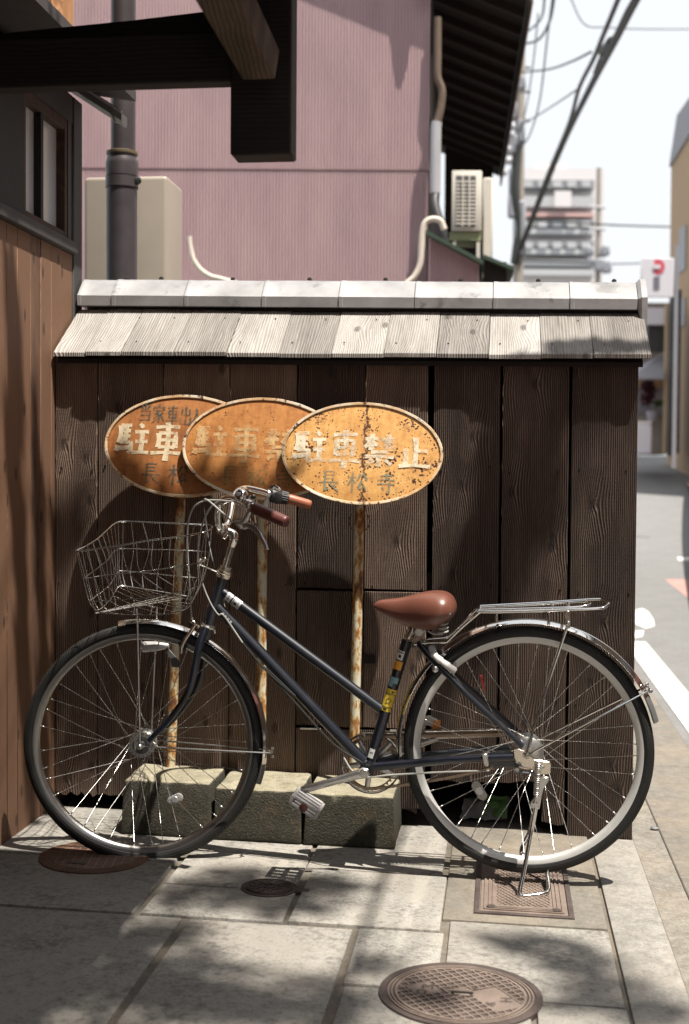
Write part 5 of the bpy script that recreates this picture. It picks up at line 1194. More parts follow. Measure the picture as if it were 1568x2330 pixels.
# --- cranks, chain
CC = BB + AW * 0.045
cr = build('chainring', ringprof(CC, AW, [(0.070, -.001), (0.0745, -.001), (0.0745, .001), (0.070, .001)], 60), M['chain'], bike)
mb = MB()
for k in range(36):
    a = 2 * PI * k / 36; e = Vector((BD.x, BD.y, 0)) * math.cos(a) + Vector((0, 0, 1)) * math.sin(a); t = -Vector((BD.x, BD.y, 0)) * math.sin(a) + Vector((0, 0, 1)) * math.cos(a); p = CC + e * .0735
    mb.prism([p - t * .0042 - AW * .001, p + t * .0042 - AW * .001, p + t * .0015 + e * .0062 - AW * .001, p - t * .0015 + e * .0062 - AW * .001], AW * .002)
build('teeth', mb, M['chain'], cr, smooth=False)
build('guard_ring', ringprof(CC + AW * .010, AW, [(0.0845, -.0015), (0.0895, -.0015), (0.0895, .0015), (0.0845, .0015)], 60), M['chrome'], cr)
build('guard_ring', ringprof(CC - AW * .006, AW, [(0.0855, -.001), (0.0885, -.001), (0.0885, .001), (0.0855, .001)], 60), M['lock_dark'], cr)
for k in range(5):
    a = math.radians(118 + 72 * k); e = -Vector((BD.x, BD.y, 0)) * math.cos(a) + Vector((0, 0, 1)) * math.sin(a)
    build('spider_arm', MB().tube([CC + e * .012, CC + e * .05, CC + e * .084], [.010, .0085, .0065], 10, flat=0.45, ref=AW.cross(e)), M['steel'], cr)
def cap(p, r, mat, parent): return build('crank_bolt', MB().lathe(p, -AW, [(0, r), (.004, r), (.007, r * .8), (.0075, 0)], 20), mat, parent)
ca_, cb_ = B(*c31(140, 530), .060), B(*c2(486, 2102), .075)
crank = build('crank', MB().tube([ca_ + (ca_ - cb_).normalized() * .012, ca_, ca_.lerp(cb_, .12), ca_.lerp(cb_, .5), cb_, cb_ + (cb_ - ca_).normalized() * .010], [.010, .0165, .0135, .0112, .0112, .006], 14, flat=0.62, ref=AW.cross(cb_ - ca_).normalized()), M['steel'], bike)
cap(ca_ - AW * .008, .0135, M['steel'], crank)
fb2 = BB + (BB - B(*c2(486, 2102))) + AW * .07
build('far_crank', MB().tube([BB + AW * .055, BB + AW * .06 + (fb2 - BB) * .1, fb2], [.012, .012, .009], 12), M['steel'], crank)
ped = thing
pc = B(*c4(1455, 1612), .115); pd = (B(*c4(1512, 1650), .115) - B(*c4(1400, 1575), .115)).normalized(); pn = AW.cross(pd).normalized()
def pedal(pc, wd=0.082):
    pe = build('pedal', MB().tube([pc + AW * .05, pc - AW * .052], .0075, 12), M['lock_dark'], bike)
    for sd_ in (-1, 1):
        P = [pc + pd * (a * .046) + pn * (sd_ * b) for a, b in ((-1, .006), (-.82, .0145), (.82, .0145), (1, .006))]
        mb = MB(); 
        for lat in (-.048, -.020, .008, .036): mb.prism([p - AW * (lat + .012) for p in P] , AW * .012)
        build('tread_block', mb, M['pedal_grey'], pe, smooth=False, bevel=.0015)
    for sd_ in (-1, 1):
        c = pc + pd * (sd_ * .041); build('pedal_side', MB().hexa([c - pd * .005 - pn * .012 - AW * .05, c + pd * .005 - pn * .012 - AW * .05, c + pd * .005 + pn * .012 - AW * .05, c - pd * .005 + pn * .012 - AW * .05], [c - pd * .005 - pn * .012 + AW * .05, c + pd * .005 - pn * .012 + AW * .05, c + pd * .005 + pn * .012 + AW * .05, c - pd * .005 + pn * .012 + AW * .05]), M['pedal_grey'], pe, bevel=.002)
    build('axle_cap', MB().lathe(pc - AW * .052, -AW, [(0, .012), (.004, .012), (.005, .009), (.006, 0)], 16), M['grip'], pe)
    return pe
pedal(pc)
CH = AW * 0.046; HC = HR + AW * .044
def chainrun():
    a0, b0 = CC, HC; r1, r2 = .076, .036; P = []
    d = (b0 - a0); d.z = 0; X_ = d.normalized(); Z_ = Vector((0, 0, 1)); L = (b0 - a0).length
    tilt = (b0.z - a0.z) / L
    for k in range(17): t = PI / 2 + PI * k / 16; P.append(a0 + X_ * (r1 * math.cos(t)) + Z_ * (r1 * math.sin(t)))
    lower = [(P[-1], HC + X_ * 0 - Z_ * r2)]
    q0, q1 = P[-1], HC - Z_ * r2
    for k in range(1, 24): 
        f = k / 24; p_ = q0.lerp(q1, f); p_.z -= .010 * math.sin(PI * f); P.append(p_)
    for k in range(9): t = -PI / 2 + PI * k / 8; P.append(HC + X_ * (r2 * math.cos(t)) + Z_ * (r2 * math.sin(t)))
    q0, q1 = P[-1], CC + Z_ * r1
    for k in range(1, 24): P.append(q0.lerp(q1, k / 24))
    return P
cp = chainrun(); n = len(cp); tot = [0]
for i in range(n): tot.append(tot[-1] + (cp[(i + 1) % n] - cp[i]).length)
def along(s_):
    s_ %= tot[-1]
    for i in range(n):
        if tot[i + 1] >= s_: f = (s_ - tot[i]) / max(1e-9, tot[i + 1] - tot[i]); return cp[i].lerp(cp[(i + 1) % n], f)
nl_ = int(tot[-1] / 0.0127); mb = MB()
for k in range(nl_):
    a, b = along(k * tot[-1] / nl_), along((k + 1) * tot[-1] / nl_); d = (b - a).normalized(); m_ = (a + b) / 2; ww = .0040 if k % 2 else .0026
    up_ = AW.cross(d).normalized()
    for sd_ in (-1, 1):
        c = m_ + AW * (sd_ * ww); hw = .0044; pts = [c + d * x + up_ * y for x, y in ((-.0085, -.003), (-.005, -hw), (0, -hw * .7), (.005, -hw), (.0085, -.003), (.0085, .003), (.005, hw), (0, hw * .7), (-.005, hw), (-.0085, .003))]
        mb.prism(pts, AW * (sd_ * .001))
    mb.lathe(a - AW * .0055, AW, [(0, .0028), (.011, .0028)], 6)
chn = build('chain', mb, M['chain'], bike, smooth=False, kind='stuff')
build('sprocket', MB().lathe(HC, AW, [(-.0012, .0345), (.0012, .0345)], 32), M['chain'], rw)
poly = [B(*c31(x, y), -.066) for x, y in ((118, 268), (260, 262), (500, 250), (800, 240), (1065, 236), (1085, 262), (1060, 288), (800, 298), (500, 308), (300, 300), (160, 290))]
cg = build('chain_guard', MB().prism(poly, AW * .004), M['chrome_rusty'], bike, smooth=False, bevel=.001)
build('guard_lip', MB().tube(path(c31, [(118, 268), (260, 262), (500, 250), (800, 240), (1065, 236)], -.062), .0035, 8), M['chrome'], cg)
# --- stand
ks = build('kickstand', MB().tube(catmull([B(*c31(1300, 770), .085), B(*c31(1268, 940), .088), B(*c31(1222, 1190), .108), B(*c31(1193, 1325), .130), B(*c31(1200, 1362), .137), B(*c31(1240, 1366), .133), B(*c31(1340, 1352), .120), B(*c31(1376, 1340), .108), B(*c31(1386, 1305), .085), B(*c31(1380, 1225), .03), B(*c31(1376, 1180), .0), B(*c31(1300, 1160), -.05), B(*c31(1205, 1085), -.082), B(*c31(1222, 1005), -.084), B(*c31(1258, 930), -.085), B(*c31(1285, 790), -.085)], 5), .0062, 12), M['chrome'], bike)
poly = path(c31, [(1285, 440), (1390, 455), (1407, 470), (1402, 530), (1385, 542), (1330, 545), (1300, 520)], .082); build('stand_bracket', MB().prism(poly, AW * .012), M['chrome_rusty'], ks, bevel=.002)
poly = path(c31, [(1330, 560), (1388, 560), (1392, 580), (1352, 640), (1340, 690), (1325, 780), (1266, 772), (1262, 735), (1290, 700), (1320, 640)], .086); build('stand_plate', MB().prism(poly, AW * .010), M['steel'], ks, bevel=.002)
build('pivot_bolt', MB().lathe(B(*c31(1345, 492), .083), -AW, [(0, .006), (.004, .006), (.006, .003), (.0065, 0)], 8), M['steel'], ks)
build('pivot_bolt', MB().lathe(B(*c31(1295, 735), .087), -AW, [(0, .007), (.004, .007), (.006, .004), (.0065, 0)], 8), M['steel'], ks)
a, b = B(*c31(1318, 460), .096), B(*c31(1303, 690), .098); build('stand_spring', coil(a, b - a, .0068, 17, (b - a).length, .0020), M['steel'], ks)
build('spring_hook', MB().tube([b, B(*c31(1296, 735), .096)], .002, 6), M['steel'], ks)
build('brake_arm_bolt', MB().lathe(B(*c31(1172, 522), .066), -AW, [(0, .009), (.005, .009), (.007, .005), (.0075, 0)], 8), M['lock_dark'], bike)
build('brake_arm', MB().tube(path(c31, [(1165, 522), (1290, 532)], .062), .008, 8, flat=.5), M['navy'], bike)
# --- headlamp and front brake
l0, l1 = B(*c4(676, 872), -.055), B(*c4(800, 866), -.055); d = l1 - l0; L = d.length
lamp = build('headlamp', MB().lathe(l0, d, [(0, .0), (0.0005, .014), (0.002, .0165), (L * .15, .0165), (L * .5, .015), (L * .8, .011), (L, .006)], 20), M['stk_silver'], bike)
build('lamp_lens', MB().lathe(l0 - d.normalized() * .004, d, [(0, 0), (0, .010), (.003, .0155), (.006, .0160)], 20), M['clear'], lamp)
poly = path(c4, [(780, 880), (800, 880), (855, 945), (850, 970), (815, 968), (808, 935)], -.056); build('lamp_bracket', MB().prism(poly, AW * .004), M['lock_dark'], lamp, bevel=.001)
build('lamp_wire', MB().tube(catmull([B(*c4(x, y), -.05 + .004 * math.sin(k * 2.2)) for k, (x, y) in enumerate([(715, 900), (706, 950), (702, 1020), (700, 1090), (703, 1170), (704, 1240), (690, 1280)])], 6), .0022, 6), M['cable_black'], lamp)
brk = build('front_brake', MB().tube(catmull(path(c4, [(905, 745), (925, 765), (905, 800), (880, 835), (862, 870), (858, 900)], [.03, .032, .034, .036, .034, .03]), 4), .0055, 10), M['chrome_rusty'], bike)
build('brake_arch', MB().tube(catmull([B(*c4(930, 770), .03), B(*c4(942, 778), 0), B(*c4(950, 785), -.03)], 4), .005, 8), M['chrome_rusty'], brk)
for q in ((912, 738), (940, 775), (1018, 800)): build('brake_bolt', MB().lathe(B(*c4(*q), .032), -AW, [(0, .0055), (.006, .0055), (.008, .003), (.0085, 0)], 8), M['chrome_rusty'], brk)
poly = path(c4, [(845, 850), (880, 842), (888, 870), (868, 900), (850, 905)], .016); build('brake_shoe', MB().prism(poly, AW * .010), M['black_plastic'], brk, bevel=.002)
# --- stickers on the tubes: thin sleeves on the side we see
def sleeve(name, a, b, r, t0, t1, mat, a0=-70, a1=70):
    p, q = a.lerp(b, t0), a.lerp(b, t1); d = (q - p).normalized(); s_ = -AW; s_ = (s_ - d * s_.dot(d)).normalized(); v = d.cross(s_); mb = MB(); rg = []
    for P in (p, q): rg.append([P + (s_ * math.cos(math.radians(t)) + v * math.sin(math.radians(t))) * (r + h) for h in (.0006,) for t in lin(a0, a1, 10)] + [P + (s_ * math.cos(math.radians(t)) + v * math.sin(math.radians(t))) * (r + .00005) for t in lin(a1, a0, 10)])
    return build(name, mb.loft(rg), mat, frame, smooth=60)
TA, TB = B(506, 1347), B(868, 1614)
sleeve('silver_label', TA, TB, .0145, .030, .062, M['stk_silver']); sleeve('silver_label', TA, TB, .0145, .070, .118, M['stk_silver'])
sleeve('label_print', TA, TB, .0151, .082, .098, M['ink'], -5, 28); sleeve('label_print', TA, TB, .0151, .074, .078, M['lock_dark'], -55, 50)
sleeve('label_print', TA, TB, .0151, .103, .106, M['lock_dark'], -50, 10); sleeve('label_print', TA, TB, .0151, .044, .048, M['lock_dark'], -40, 40)
DA, DB = B(494, 1380), BB
for k in range(4): sleeve('grid_label', DA, DB, .0165, .040 + k * .017, .051 + k * .017, M['stk_silver'], -18, 8)
SA, SB = ST, BB
sleeve('white_label', SA, SB, .0155, .085, .155, M['stk_white'], -15, 70); sleeve('label_print', SA, SB, .0161, .118, .138, M['ink'], 8, 34); sleeve('label_print', SA, SB, .0161, .094, .102, M['lock_dark'], -10, 60)
sleeve('orange_label', SA, SB, .0155, .165, .230, M['stk_orange'], -30, 75)
sleeve('blue_label', SA, SB, .0155, .290, .335, M['stk_blue'], -40, 60); sleeve('blue_label', SA, SB, .0155, .3355, .365, M['stk_blue'], 5, 60)
sleeve('yellow_label', SA, SB, .0155, .382, .555, M['stk_yellow'], -65, 65)
for t in (.418, .520): sleeve('label_print', SA, SB, .0161, t, t + .004, M['ink'], -60, 60)
sleeve('label_print', SA, SB, .0161, .395, .408, M['ink'], -30, -8); sleeve('label_print', SA, SB, .0161, .532, .545, M['ink'], -8, 30)
c = SA.lerp(SB, .47) - AW * .0163; build('ring_print', MB().tube([c + Vector((BD.x, BD.y, 0)) * (.007 * math.cos(t)) + Vector((0, 0, 1)) * (.007 * math.sin(t)) for t in lin(0, 2 * PI, 20)][:-1], .0006, 4, closed=True), M['ink'], frame)
sleeve('white_label', SA, SB, .0155, .855, .925, M['stk_white'], -20, 40); sleeve('label_print', SA, SB, .0161, .88, .884, M['lock_dark'], -10, 30)
# wrapper tucked on the chain guard
p = B(*c31(565, 222), -.064); wz = thing('snack_wrapper', 'crumpled white and orange snack wrapper tucked on the chain guard', 'wrapper', p)
d = -BD; build('foil', crumple(p + d * -.030 + AW * .008 + Vector((0, 0, -.008)), d * .058 + Vector((0, 0, .004)), Vector((0, 0, .030)) - AW * .012, 12, 9, .012, 5), M['wrap_white'], wz, smooth=20)
build('printed_end', crumple(p + d * .016 + AW * .004 + Vector((0, 0, -.006)), d * .022, Vector((0, 0, .022)) - AW * .008, 6, 6, .008, 3), M['wrap_orange'], wz, smooth=20)
SPOTS = [
 # left foreground, soft deep shade
 (60, 2150, 5.2, .30, 100), (170, 2150, 5.3, .30, 100), (290, 2170, 5.0, .28, 93), (90, 2260, 5.2, .30, 100), (220, 2270, 5.4, .30, 100), (370, 2260, 5.0, .24, 79), (500, 2290, 5.2, .24, 86), (620, 2280, 5.4, .20, 64),
 # middle slabs
 (450, 2035, 5.0, .16, 64), (560, 2005, 5.2, .17, 68), (640, 2055, 5.0, .14, 54), (110, 2010, 5.1, .20, 72), (240, 2020, 5.2, .16, 50), (730, 2025, 5.3, .15, 61), (720, 2290, 5.2, .18, 50), (375, 2120, 5.0, .12, 43),
 # right slabs, broken light
 (1180, 2140, 5.2, .10, 25), (1290, 2165, 5.0, .14, 43), (1390, 2240, 5.2, .12, 28), (1330, 2280, 5.2, .11, 24), (1500, 2290, 5.2, .13, 30), (960, 2260, 5.1, .09, 17), (860, 2195, 5.2, .08, 15),
 # fence and house wall
 (1180, 1060, 4.2, .15, 60), (1150, 1180, 4.2, .15, 60), (1115, 1300, 4.2, .15, 60), (1080, 1420, 4.2, .11, 36), (1350, 760, 4.2, .14, 60), (1430, 770, 4.2, .10, 40),
 (135, 1230, 4.2, .07, 24), (150, 1490, 4.2, .11, 40), (190, 1640, 4.2, .12, 40), (330, 1620, 4.2, .10, 32), (450, 1650, 4.2, .09, 26),
 (34, 760, 4.2, .12, 60), (36, 960, 4.2, .12, 60), (40, 1200, 4.2, .12, 60), (50, 1450, 4.2, .13, 60), (62, 1680, 4.2, .12, 50), (88, 1050, 4.2, .08, 26), (92, 1230, 4.2, .08, 28), (96, 1450, 4.2, .09, 30), (98, 1650, 4.2, .09, 32), (100, 1800, 4.2, .07, 20),
]

# ================================================================== what stands behind
def P(x, y, d): return onD(x, y, d)
def hbox(mb, x0, x1, y0, y1, d, depth, lean=0.0):
    """upright box whose front face spans picture x0..x1, y0..y1 at distance d; square to the view direction of the street"""
    a, b = P(x0, y1, d), P(x1, y1, d); zt = P((x0 + x1) / 2, y0, d).z; zb = (a.z + b.z) / 2
    bk = Vector((0.081, 0.9967, 0)) * 0 + Vector((-math.sin(YAW) + 0.081, math.cos(YAW), 0)).normalized() * depth
    q = [Vector((a.x, a.y, zb)), Vector((b.x, b.y, zb)), Vector((b.x, b.y, zt)), Vector((a.x, a.y, zt))]
    mb.hexa(q, [v + bk for v in q]); return mb
BK = Vector((-math.sin(YAW) + 0.081, math.cos(YAW), 0)).normalized(); RTH = _rt

# --- drain pipe just behind the fence
yq = 0.62; a = onY(277, 640, yq); dp = thing('drain_pipe', 'thick dark brown drain pipe with a collar behind the fence roof', 'drain pipe', Vector((a.x, yq, 0.0)))
lo_, hi_ = onY(278, 700, yq), onY(277, 395, yq); build('lower_pipe', MB().tube([Vector((lo_.x, yq, 0.0)), Vector((hi_.x, yq, hi_.z))], .058, 28), M['pvc_dark'], dp)
t0, t1 = onY(280, 350, yq), onY(281, -250, yq); build('upper_pipe', MB().tube([Vector((t0.x, yq, t0.z - .05)), Vector((t1.x, yq, t1.z))], .0455, 28), M['pvc_dark'], dp)
zc = lambda y: onY(278, y, yq).z
cc = onY(277.5, 380, yq)
build('collar', MB().lathe((cc.x, yq, zc(402)), (0, 0, 1), [(0, .060), (zc(375) - zc(402), .061), (zc(365) - zc(402), .059), (zc(360) - zc(402), .055), (zc(357) - zc(402), .0545), (zc(352) - zc(402), .058), (zc(346) - zc(402), .058), (zc(344) - zc(402), .047)], 32), M['pvc_dark'], dp)
build('collar_ring', MB().lathe((cc.x, yq, zc(353)), (0, 0, 1), [(0, .0585), (.004, .0595), (zc(346) - zc(353), .0595), (zc(344) - zc(353), .05)], 32), M['brass'], dp)
build('clamp', MB().lathe((cc.x, yq, zc(428)), (0, 0, 1), [(0, .0615), (zc(404) - zc(428), .0615)], 32, caps=False), M['pvc_dark'], dp)
b_ = onY(321, 412, yq); build('clamp_bolt', MB().lathe((b_.x - .012, yq - .01, b_.z), (0.35, -1, 0), [(-.01, .006), (0, .016), (.008, .015), (.014, .009), (.015, 0)], 14), M['black_plastic'], dp)
# --- beige cabinet
yk = 1.05; x0, x1 = onY(190, 500, yk).x, onY(381, 500, yk).x; zt = onY(290, 400, yk).z
cab = thing('utility_cabinet', 'beige enamelled utility cabinet standing behind the dark drain pipe', 'utility cabinet', ((x0 + x1) / 2, yk, gz(0)))
build('casing', MB().box((x0, yk, gz(0)), (x1, yk + .26, zt)), M['beige'], cab, bevel=.018, seg=3)
build('plinth', MB().box((x0 + .02, yk + .02, gz(0) - .06), (x1 - .02, yk + .24, gz(0) + .001)), M['beige'], cab)
# --- mauve corrugated house
DW = 10.5
o0 = P(972, 1072, DW); house2 = thing('corrugated_house', 'mauve corrugated steel house with a dark deep eave over the street', 'house', Vector((o0.x, o0.y, 0)))
o0.z = 0
def W(s_, z, out=0.0): return o0 - RTH * s_ - BK * out + Vector((0, 0, z))
zs = P(800, 384, DW).z
def corr(z0, z1, s0, s1, pitch, amp, out):
    n = int((s1 - s0) / pitch); vs = []; fs = []
    prof = [(0, 0), (.24, 0), (.34, 1), (.90, 1)]
    xs = [(s0 + (k + f) * pitch, a * amp) for k in range(n) for f, a in prof] + [(s0 + n * pitch, 0)]
    for z in (z0, z1): vs += [W(x, z, out + a) for x, a in xs]
    m = len(xs); fs = [(i, i + 1, m + i + 1, m + i) for i in range(m - 1)]
    return MB().add(vs, fs), vs, fs
for (z0, z1, out) in ((-0.1, zs - 0.0, 0.0), (zs - .03, 5.8, 0.004)):
    mb = MB(); _, vs, fs = corr(z0, z1, 0.0, 4.4, .0252, .013, out); mb.add(vs, fs); build('cladding_sheet', mb, M['pink'], house2, smooth=False)
build('lap_seam', MB().hexa([W(0, zs - .030, .0175), W(4.4, zs - .030, .0175), W(4.4, zs - .024, .0175), W(0, zs - .024, .0175)], [W(0, zs - .030, .0085), W(4.4, zs - .030, .0085), W(4.4, zs - .024, .0085), W(0, zs - .024, .0085)]), M['seam'], house2)
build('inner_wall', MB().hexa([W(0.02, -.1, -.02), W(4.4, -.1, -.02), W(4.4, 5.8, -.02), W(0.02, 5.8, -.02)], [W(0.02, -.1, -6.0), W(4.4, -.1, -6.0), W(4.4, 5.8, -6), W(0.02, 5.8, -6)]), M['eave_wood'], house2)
build('corner_trim', MB().hexa([W(-.012, -.1, .015), W(.014, -.1, .015), W(.014, 5.2, .015), W(-.012, 5.2, .015)], [W(-.012, -.1, -.02), W(.014, -.1, -.02), W(.014, 5.2, -.02), W(-.012, 5.2, -.02)]), M['rafter'], house2)
# roof: slope falling to the street; eave edge s = -0.80
ze = P(1193, 12, DW).z; se = -((P(1193, 300, DW) - P(972, 300, DW)).dot(RTH)); slp = .395
def RZ(s_): return ze + (s_ - se) * slp
OV = 0.19
def roofq(s0, s1, f, b, dz, th): return MB().hexa([W(s0, RZ(s0) + dz, f), W(s1, RZ(s1) + dz, f), W(s1, RZ(s1) + dz, b), W(s0, RZ(s0) + dz, b)], [W(s0, RZ(s0) + dz - th, f), W(s1, RZ(s1) + dz - th, f), W(s1, RZ(s1) + dz - th, b), W(s0, RZ(s0) + dz - th, b)])
build('roof', roofq(se, 3.4, OV, -6.4, .10, .06), M['slate'], house2)
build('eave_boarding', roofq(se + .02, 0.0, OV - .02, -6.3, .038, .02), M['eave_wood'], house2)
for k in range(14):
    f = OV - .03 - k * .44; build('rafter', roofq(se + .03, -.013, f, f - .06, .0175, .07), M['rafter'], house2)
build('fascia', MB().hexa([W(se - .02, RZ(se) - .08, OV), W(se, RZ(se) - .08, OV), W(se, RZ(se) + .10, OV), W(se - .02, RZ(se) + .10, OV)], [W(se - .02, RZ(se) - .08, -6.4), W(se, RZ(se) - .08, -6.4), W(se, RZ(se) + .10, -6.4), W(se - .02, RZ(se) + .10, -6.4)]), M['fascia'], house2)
sp = -(P(893, 100, DW) - P(972, 100, DW)).dot(RTH) - .30
build('verge_pendant', MB().hexa([W(sp, RZ(sp) + .04, OV), W(sp + .14, RZ(sp) + .09, OV), W(sp + .09, RZ(sp) - .30, OV), W(sp + .05, RZ(sp) - .32, OV)], [W(sp, RZ(sp) + .04, OV - .04), W(sp + .14, RZ(sp) + .09, OV - .04), W(sp + .09, RZ(sp) - .30, OV - .04), W(sp + .05, RZ(sp) - .32, OV - .04)]), M['fascia'], house2)
build('side_wall', MB().hexa([W(-.004, -.1, -.03), W(.018, -.1, -.03), W(.018, 5.0, -.03), W(-.004, 5.0, -.03)], [W(-.004, -.1, -6.0), W(.018, -.1, -6), W(.018, 5.0, -6), W(-.004, 5.0, -6)]), M['eave_wood'], house2)
q0, q1 = P(1012, 420, 16.3), P(1121, 420, 16.3); zt_ = P(1060, 380, 16.3).z
mb = MB(); mb.hexa([Vector((q0.x, q0.y, 0)), Vector((q1.x, q1.y, 0)), Vector((q1.x, q1.y, zt_ + .1)), Vector((q0.x, q0.y, zt_ + .65))], [Vector((q.x, q.y, z)) + BK * .5 for q, z in ((q0, 0), (q1, 0), (q1, zt_ + .1), (q0, zt_ + .65))]); build('rear_bay', mb, M['eave_wood'], house2)
# grey downpipe on its corner
g = thing('downpipe', 'grey downpipe with a crooked neck under the dark eave', 'drain pipe', P(992, 560, 10.3))
build('shaft', MB().tube([P(990, 440, 10.3), P(992, 290, 10.3), P(994, 278, 10.3)], .042, 16), M['pvc_grey'], g)
build('neck', MB().tube(catmull([P(994, 282, 10.3), P(1003, 245, 10.3), P(1006, 205, 10.3), P(996, 175, 10.3), P(996, 120, 10.3), P(996, 40, 10.3)], 5), .030, 14), M['fascia'], g)
build('shoe', MB().tube(catmull([P(990, 442, 10.3), P(990, 470, 10.25), P(1005, 520, 10.2), P(1012, 560, 10.2)], 5), .038, 14), M['shop_dark'], g)
# --- lean-to and outdoor unit
dl = 9.9
lt = thing('lean_to', 'small mauve lean-to with a dark green sloping sheet roof', 'shed', Vector((P(1030, 1072, dl).x, P(1030, 1072, dl).y, 0)))
pts = [P(968, 655, dl), P(1094, 655, dl), P(1090, 588, dl), P(976, 528, dl)]
zb = 0.0; pts[0].z = pts[1].z = zb
n = int((pts[1] - pts[0]).length / .0252)
mb = MB(); L_ = pts[1] - pts[0]; vs = []; 
for r_ in (0, 1):
    for k in range(n * 4 + 1):
        f = k / (n * 4); a = (0, 0, 1, 1)[k % 4] * .013; q = pts[0].lerp(pts[1], f) if r_ == 0 else pts[3].lerp(pts[2], f); vs.append(q - BK * a)
m = n * 4 + 1; mb.add(vs, [(i, i + 1, m + i + 1, m + i) for i in range(m - 1)]); build('cladding_sheet', mb, M['pink'], lt, smooth=False)
build('shed_body', MB().hexa([p + BK * .02 for p in pts], [p + BK * .5 for p in pts]), M['eave_wood'], lt)
r0, r1, r2 = P(966, 520, dl - .12), P(1100, 592, dl - .12), P(1168, 610, dl + .25)
build('roof_sheet', MB().hexa([r0, r1, r1 + BK * .9, r0 + BK * .9], [q - Vector((0, 0, .03)) for q in (r0, r1, r1 + BK * .9, r0 + BK * .9)]), M['green_roof'], lt)
r3, r4 = P(1100, 578, dl + .1), P(1170, 606, dl + .1)
build('side_roof', MB().hexa([r3, r4, r4 + BK * .7, r3 + BK * .7], [q - Vector((0, 0, .03)) for q in (r3, r4, r4 + BK * .7, r3 + BK * .7)]), M['green_roof'], lt)
mb = MB(); hbox(mb, 1102, 1152, 596, 700, dl + .2, .4); build('side_bay', mb, M['rafter'], lt)
ac = thing('outdoor_unit', 'off-white air conditioner outdoor unit on the green lean-to roof', 'air conditioner', P(1060, 545, 10.4))
mb = MB(); hbox(mb, 1027, 1096, 388, 526, 10.4, .32); build('casing', mb, M['ac_white'], ac, bevel=.012, seg=2)
mb = MB(); hbox(mb, 1037, 1082, 400, 515, 10.396, .003); build('grille_core', mb, M['ac_dark'], ac)
for k in range(13):
    mb = MB(); y = 402 + k * 8.7; hbox(mb, 1037, 1082, y, y + 3.6, 10.385, .010); build('grille_bar', mb, M['ac_white'], ac)
for x in (1051, 1066): mb = MB(); hbox(mb, x, x + 3, 400, 515, 10.38, .004); build('grille_rib', mb, M['ac_white'], ac)
mb = MB(); hbox(mb, 1023, 1095, 528, 546, 10.42, .34); build('base_frame', mb, M['olive'], ac)
for x in (1030, 1084): mb = MB(); hbox(mb, x, x + 8, 546.5, 600, 10.43, .30); build('foot', mb, M['ac_white'], ac)
bx2 = thing('meter_box', 'narrow pale casing beside the outdoor unit', 'box', P(1108, 570, 10.8)); mb = MB(); hbox(mb, 1097, 1120, 405, 620, 10.85, .3); build('casing', mb, M['ac_white'], bx2, bevel=.01)
def hose(name, label, pts, d, r):
    o = build(name, MB().tube(catmull([P(x, y, d) for x, y in pts], 6), r, 12), M['cream'], None, org=P(*pts[-1], d)); tag(o, label, 'hose'); o['group'] = 'cream hoses at the mauve wall'
hose('hose', 'cream insulated hose curling down the middle of the mauve wall', [(431, 538), (433, 560), (440, 590), (457, 614), (478, 628), (500, 634), (540, 645)], 10.0, .020)
hose('hose', 'cream insulated hose arched over the lean-to roof edge', [(1011, 522), (1003, 503), (985, 498), (968, 506), (961, 530), (959, 560), (956, 600), (944, 628), (925, 645)], 9.6, .022)
# --- street pole with its fittings, cables
dpole = 34.0; pb = P(1176, 900, dpole); pz = P(1178, 120, dpole).z
up_ = thing('utility_pole', 'tall concrete utility pole hung with fittings and cables beyond the dark eave', 'utility pole', Vector((pb.x, pb.y, gz(pb.x, pb.y))))
build('shaft', MB().tube([Vector((pb.x, pb.y, gz(3, pb.y) - .3)), Vector((pb.x, pb.y, pz + 2.0))], [.16, .115], 14), M['pole_concrete'], up_)
for (y, dx, w_, h_) in ((215, -14, .16, .30), (250, -10, .12, .22), (300, 10, .10, .3), (190, 8, .14, .18), (330, -12, .16, .26), (420, -8, .12, .4), (520, 6, .16, .7), (470, -10, .12, .3)):
    c = P(1176 + dx, y, dpole - .25); build('fitting', MB().box((c.x - w_, c.y - .15, c.z - h_), (c.x + w_, c.y + .1, c.z + h_)), M['insul'], up_, bevel=.05)
for y in (150, 205, 270): a = P(1150, y, dpole - .3); b = P(1206, y + 3, dpole - .1); build('cross_arm', MB().tube([a, b], .05, 8), M['insul'], up_)
for k in range(7): c = P(1160 + (k % 3) * 5 - k * 2.5, 235 + k * 26, dpole - .4); build('insulator', MB().lathe(c, (0, 0, 1), [(-.10, .0), (-.09, .09), (0, .11), (.08, .06), (.09, 0)], 10), M['pvc_grey'], up_)
build('cable_bundle', MB().tube(catmull([P(1178, 330, dpole - .3), P(1172, 430, dpole - .35), P(1180, 520, dpole - .3), P(1172, 600, dpole - .3)], 5), .12, 8), M['wire'], up_)
def wire(pts, r, label, grp='overhead street cables'):
    Q = [P(x, y, d) for x, y, d in pts]; o = build('overhead_cable', MB().tube(catmull(Q, 8), r, 8), M['wire'], None, org=Q[0]); tag(o, label, 'cable', grp); return o
wire([(1452, -10, 17), (1432, 28, 18), (1398, 95, 20), (1340, 205, 24), (1280, 330, 28.5), (1215, 490, 33), (1180, 575, 33.7)], .060, 'thickest black overhead cable slanting down to the utility pole')
wire([(1446, -10, 17.1), (1424, 28, 18.1), (1396, 85, 20), (1372, 118, 21.4), (1352, 165, 23)], .024, 'thin black cable lashed along the upper right of the thickest one')
wire([(1410, -10, 17), (1395, 27, 18), (1372, 82, 19.4), (1350, 135, 21), (1318, 200, 23.4), (1295, 280, 26), (1245, 400, 30), (1190, 545, 33.6)], .038, 'thinner black overhead cable running beside the thickest one')
wire([(1372, 118, 21.4), (1384, 104, 20.8), (1392, 94, 20.4)], .08, 'short dark splice between the two slanting cables')
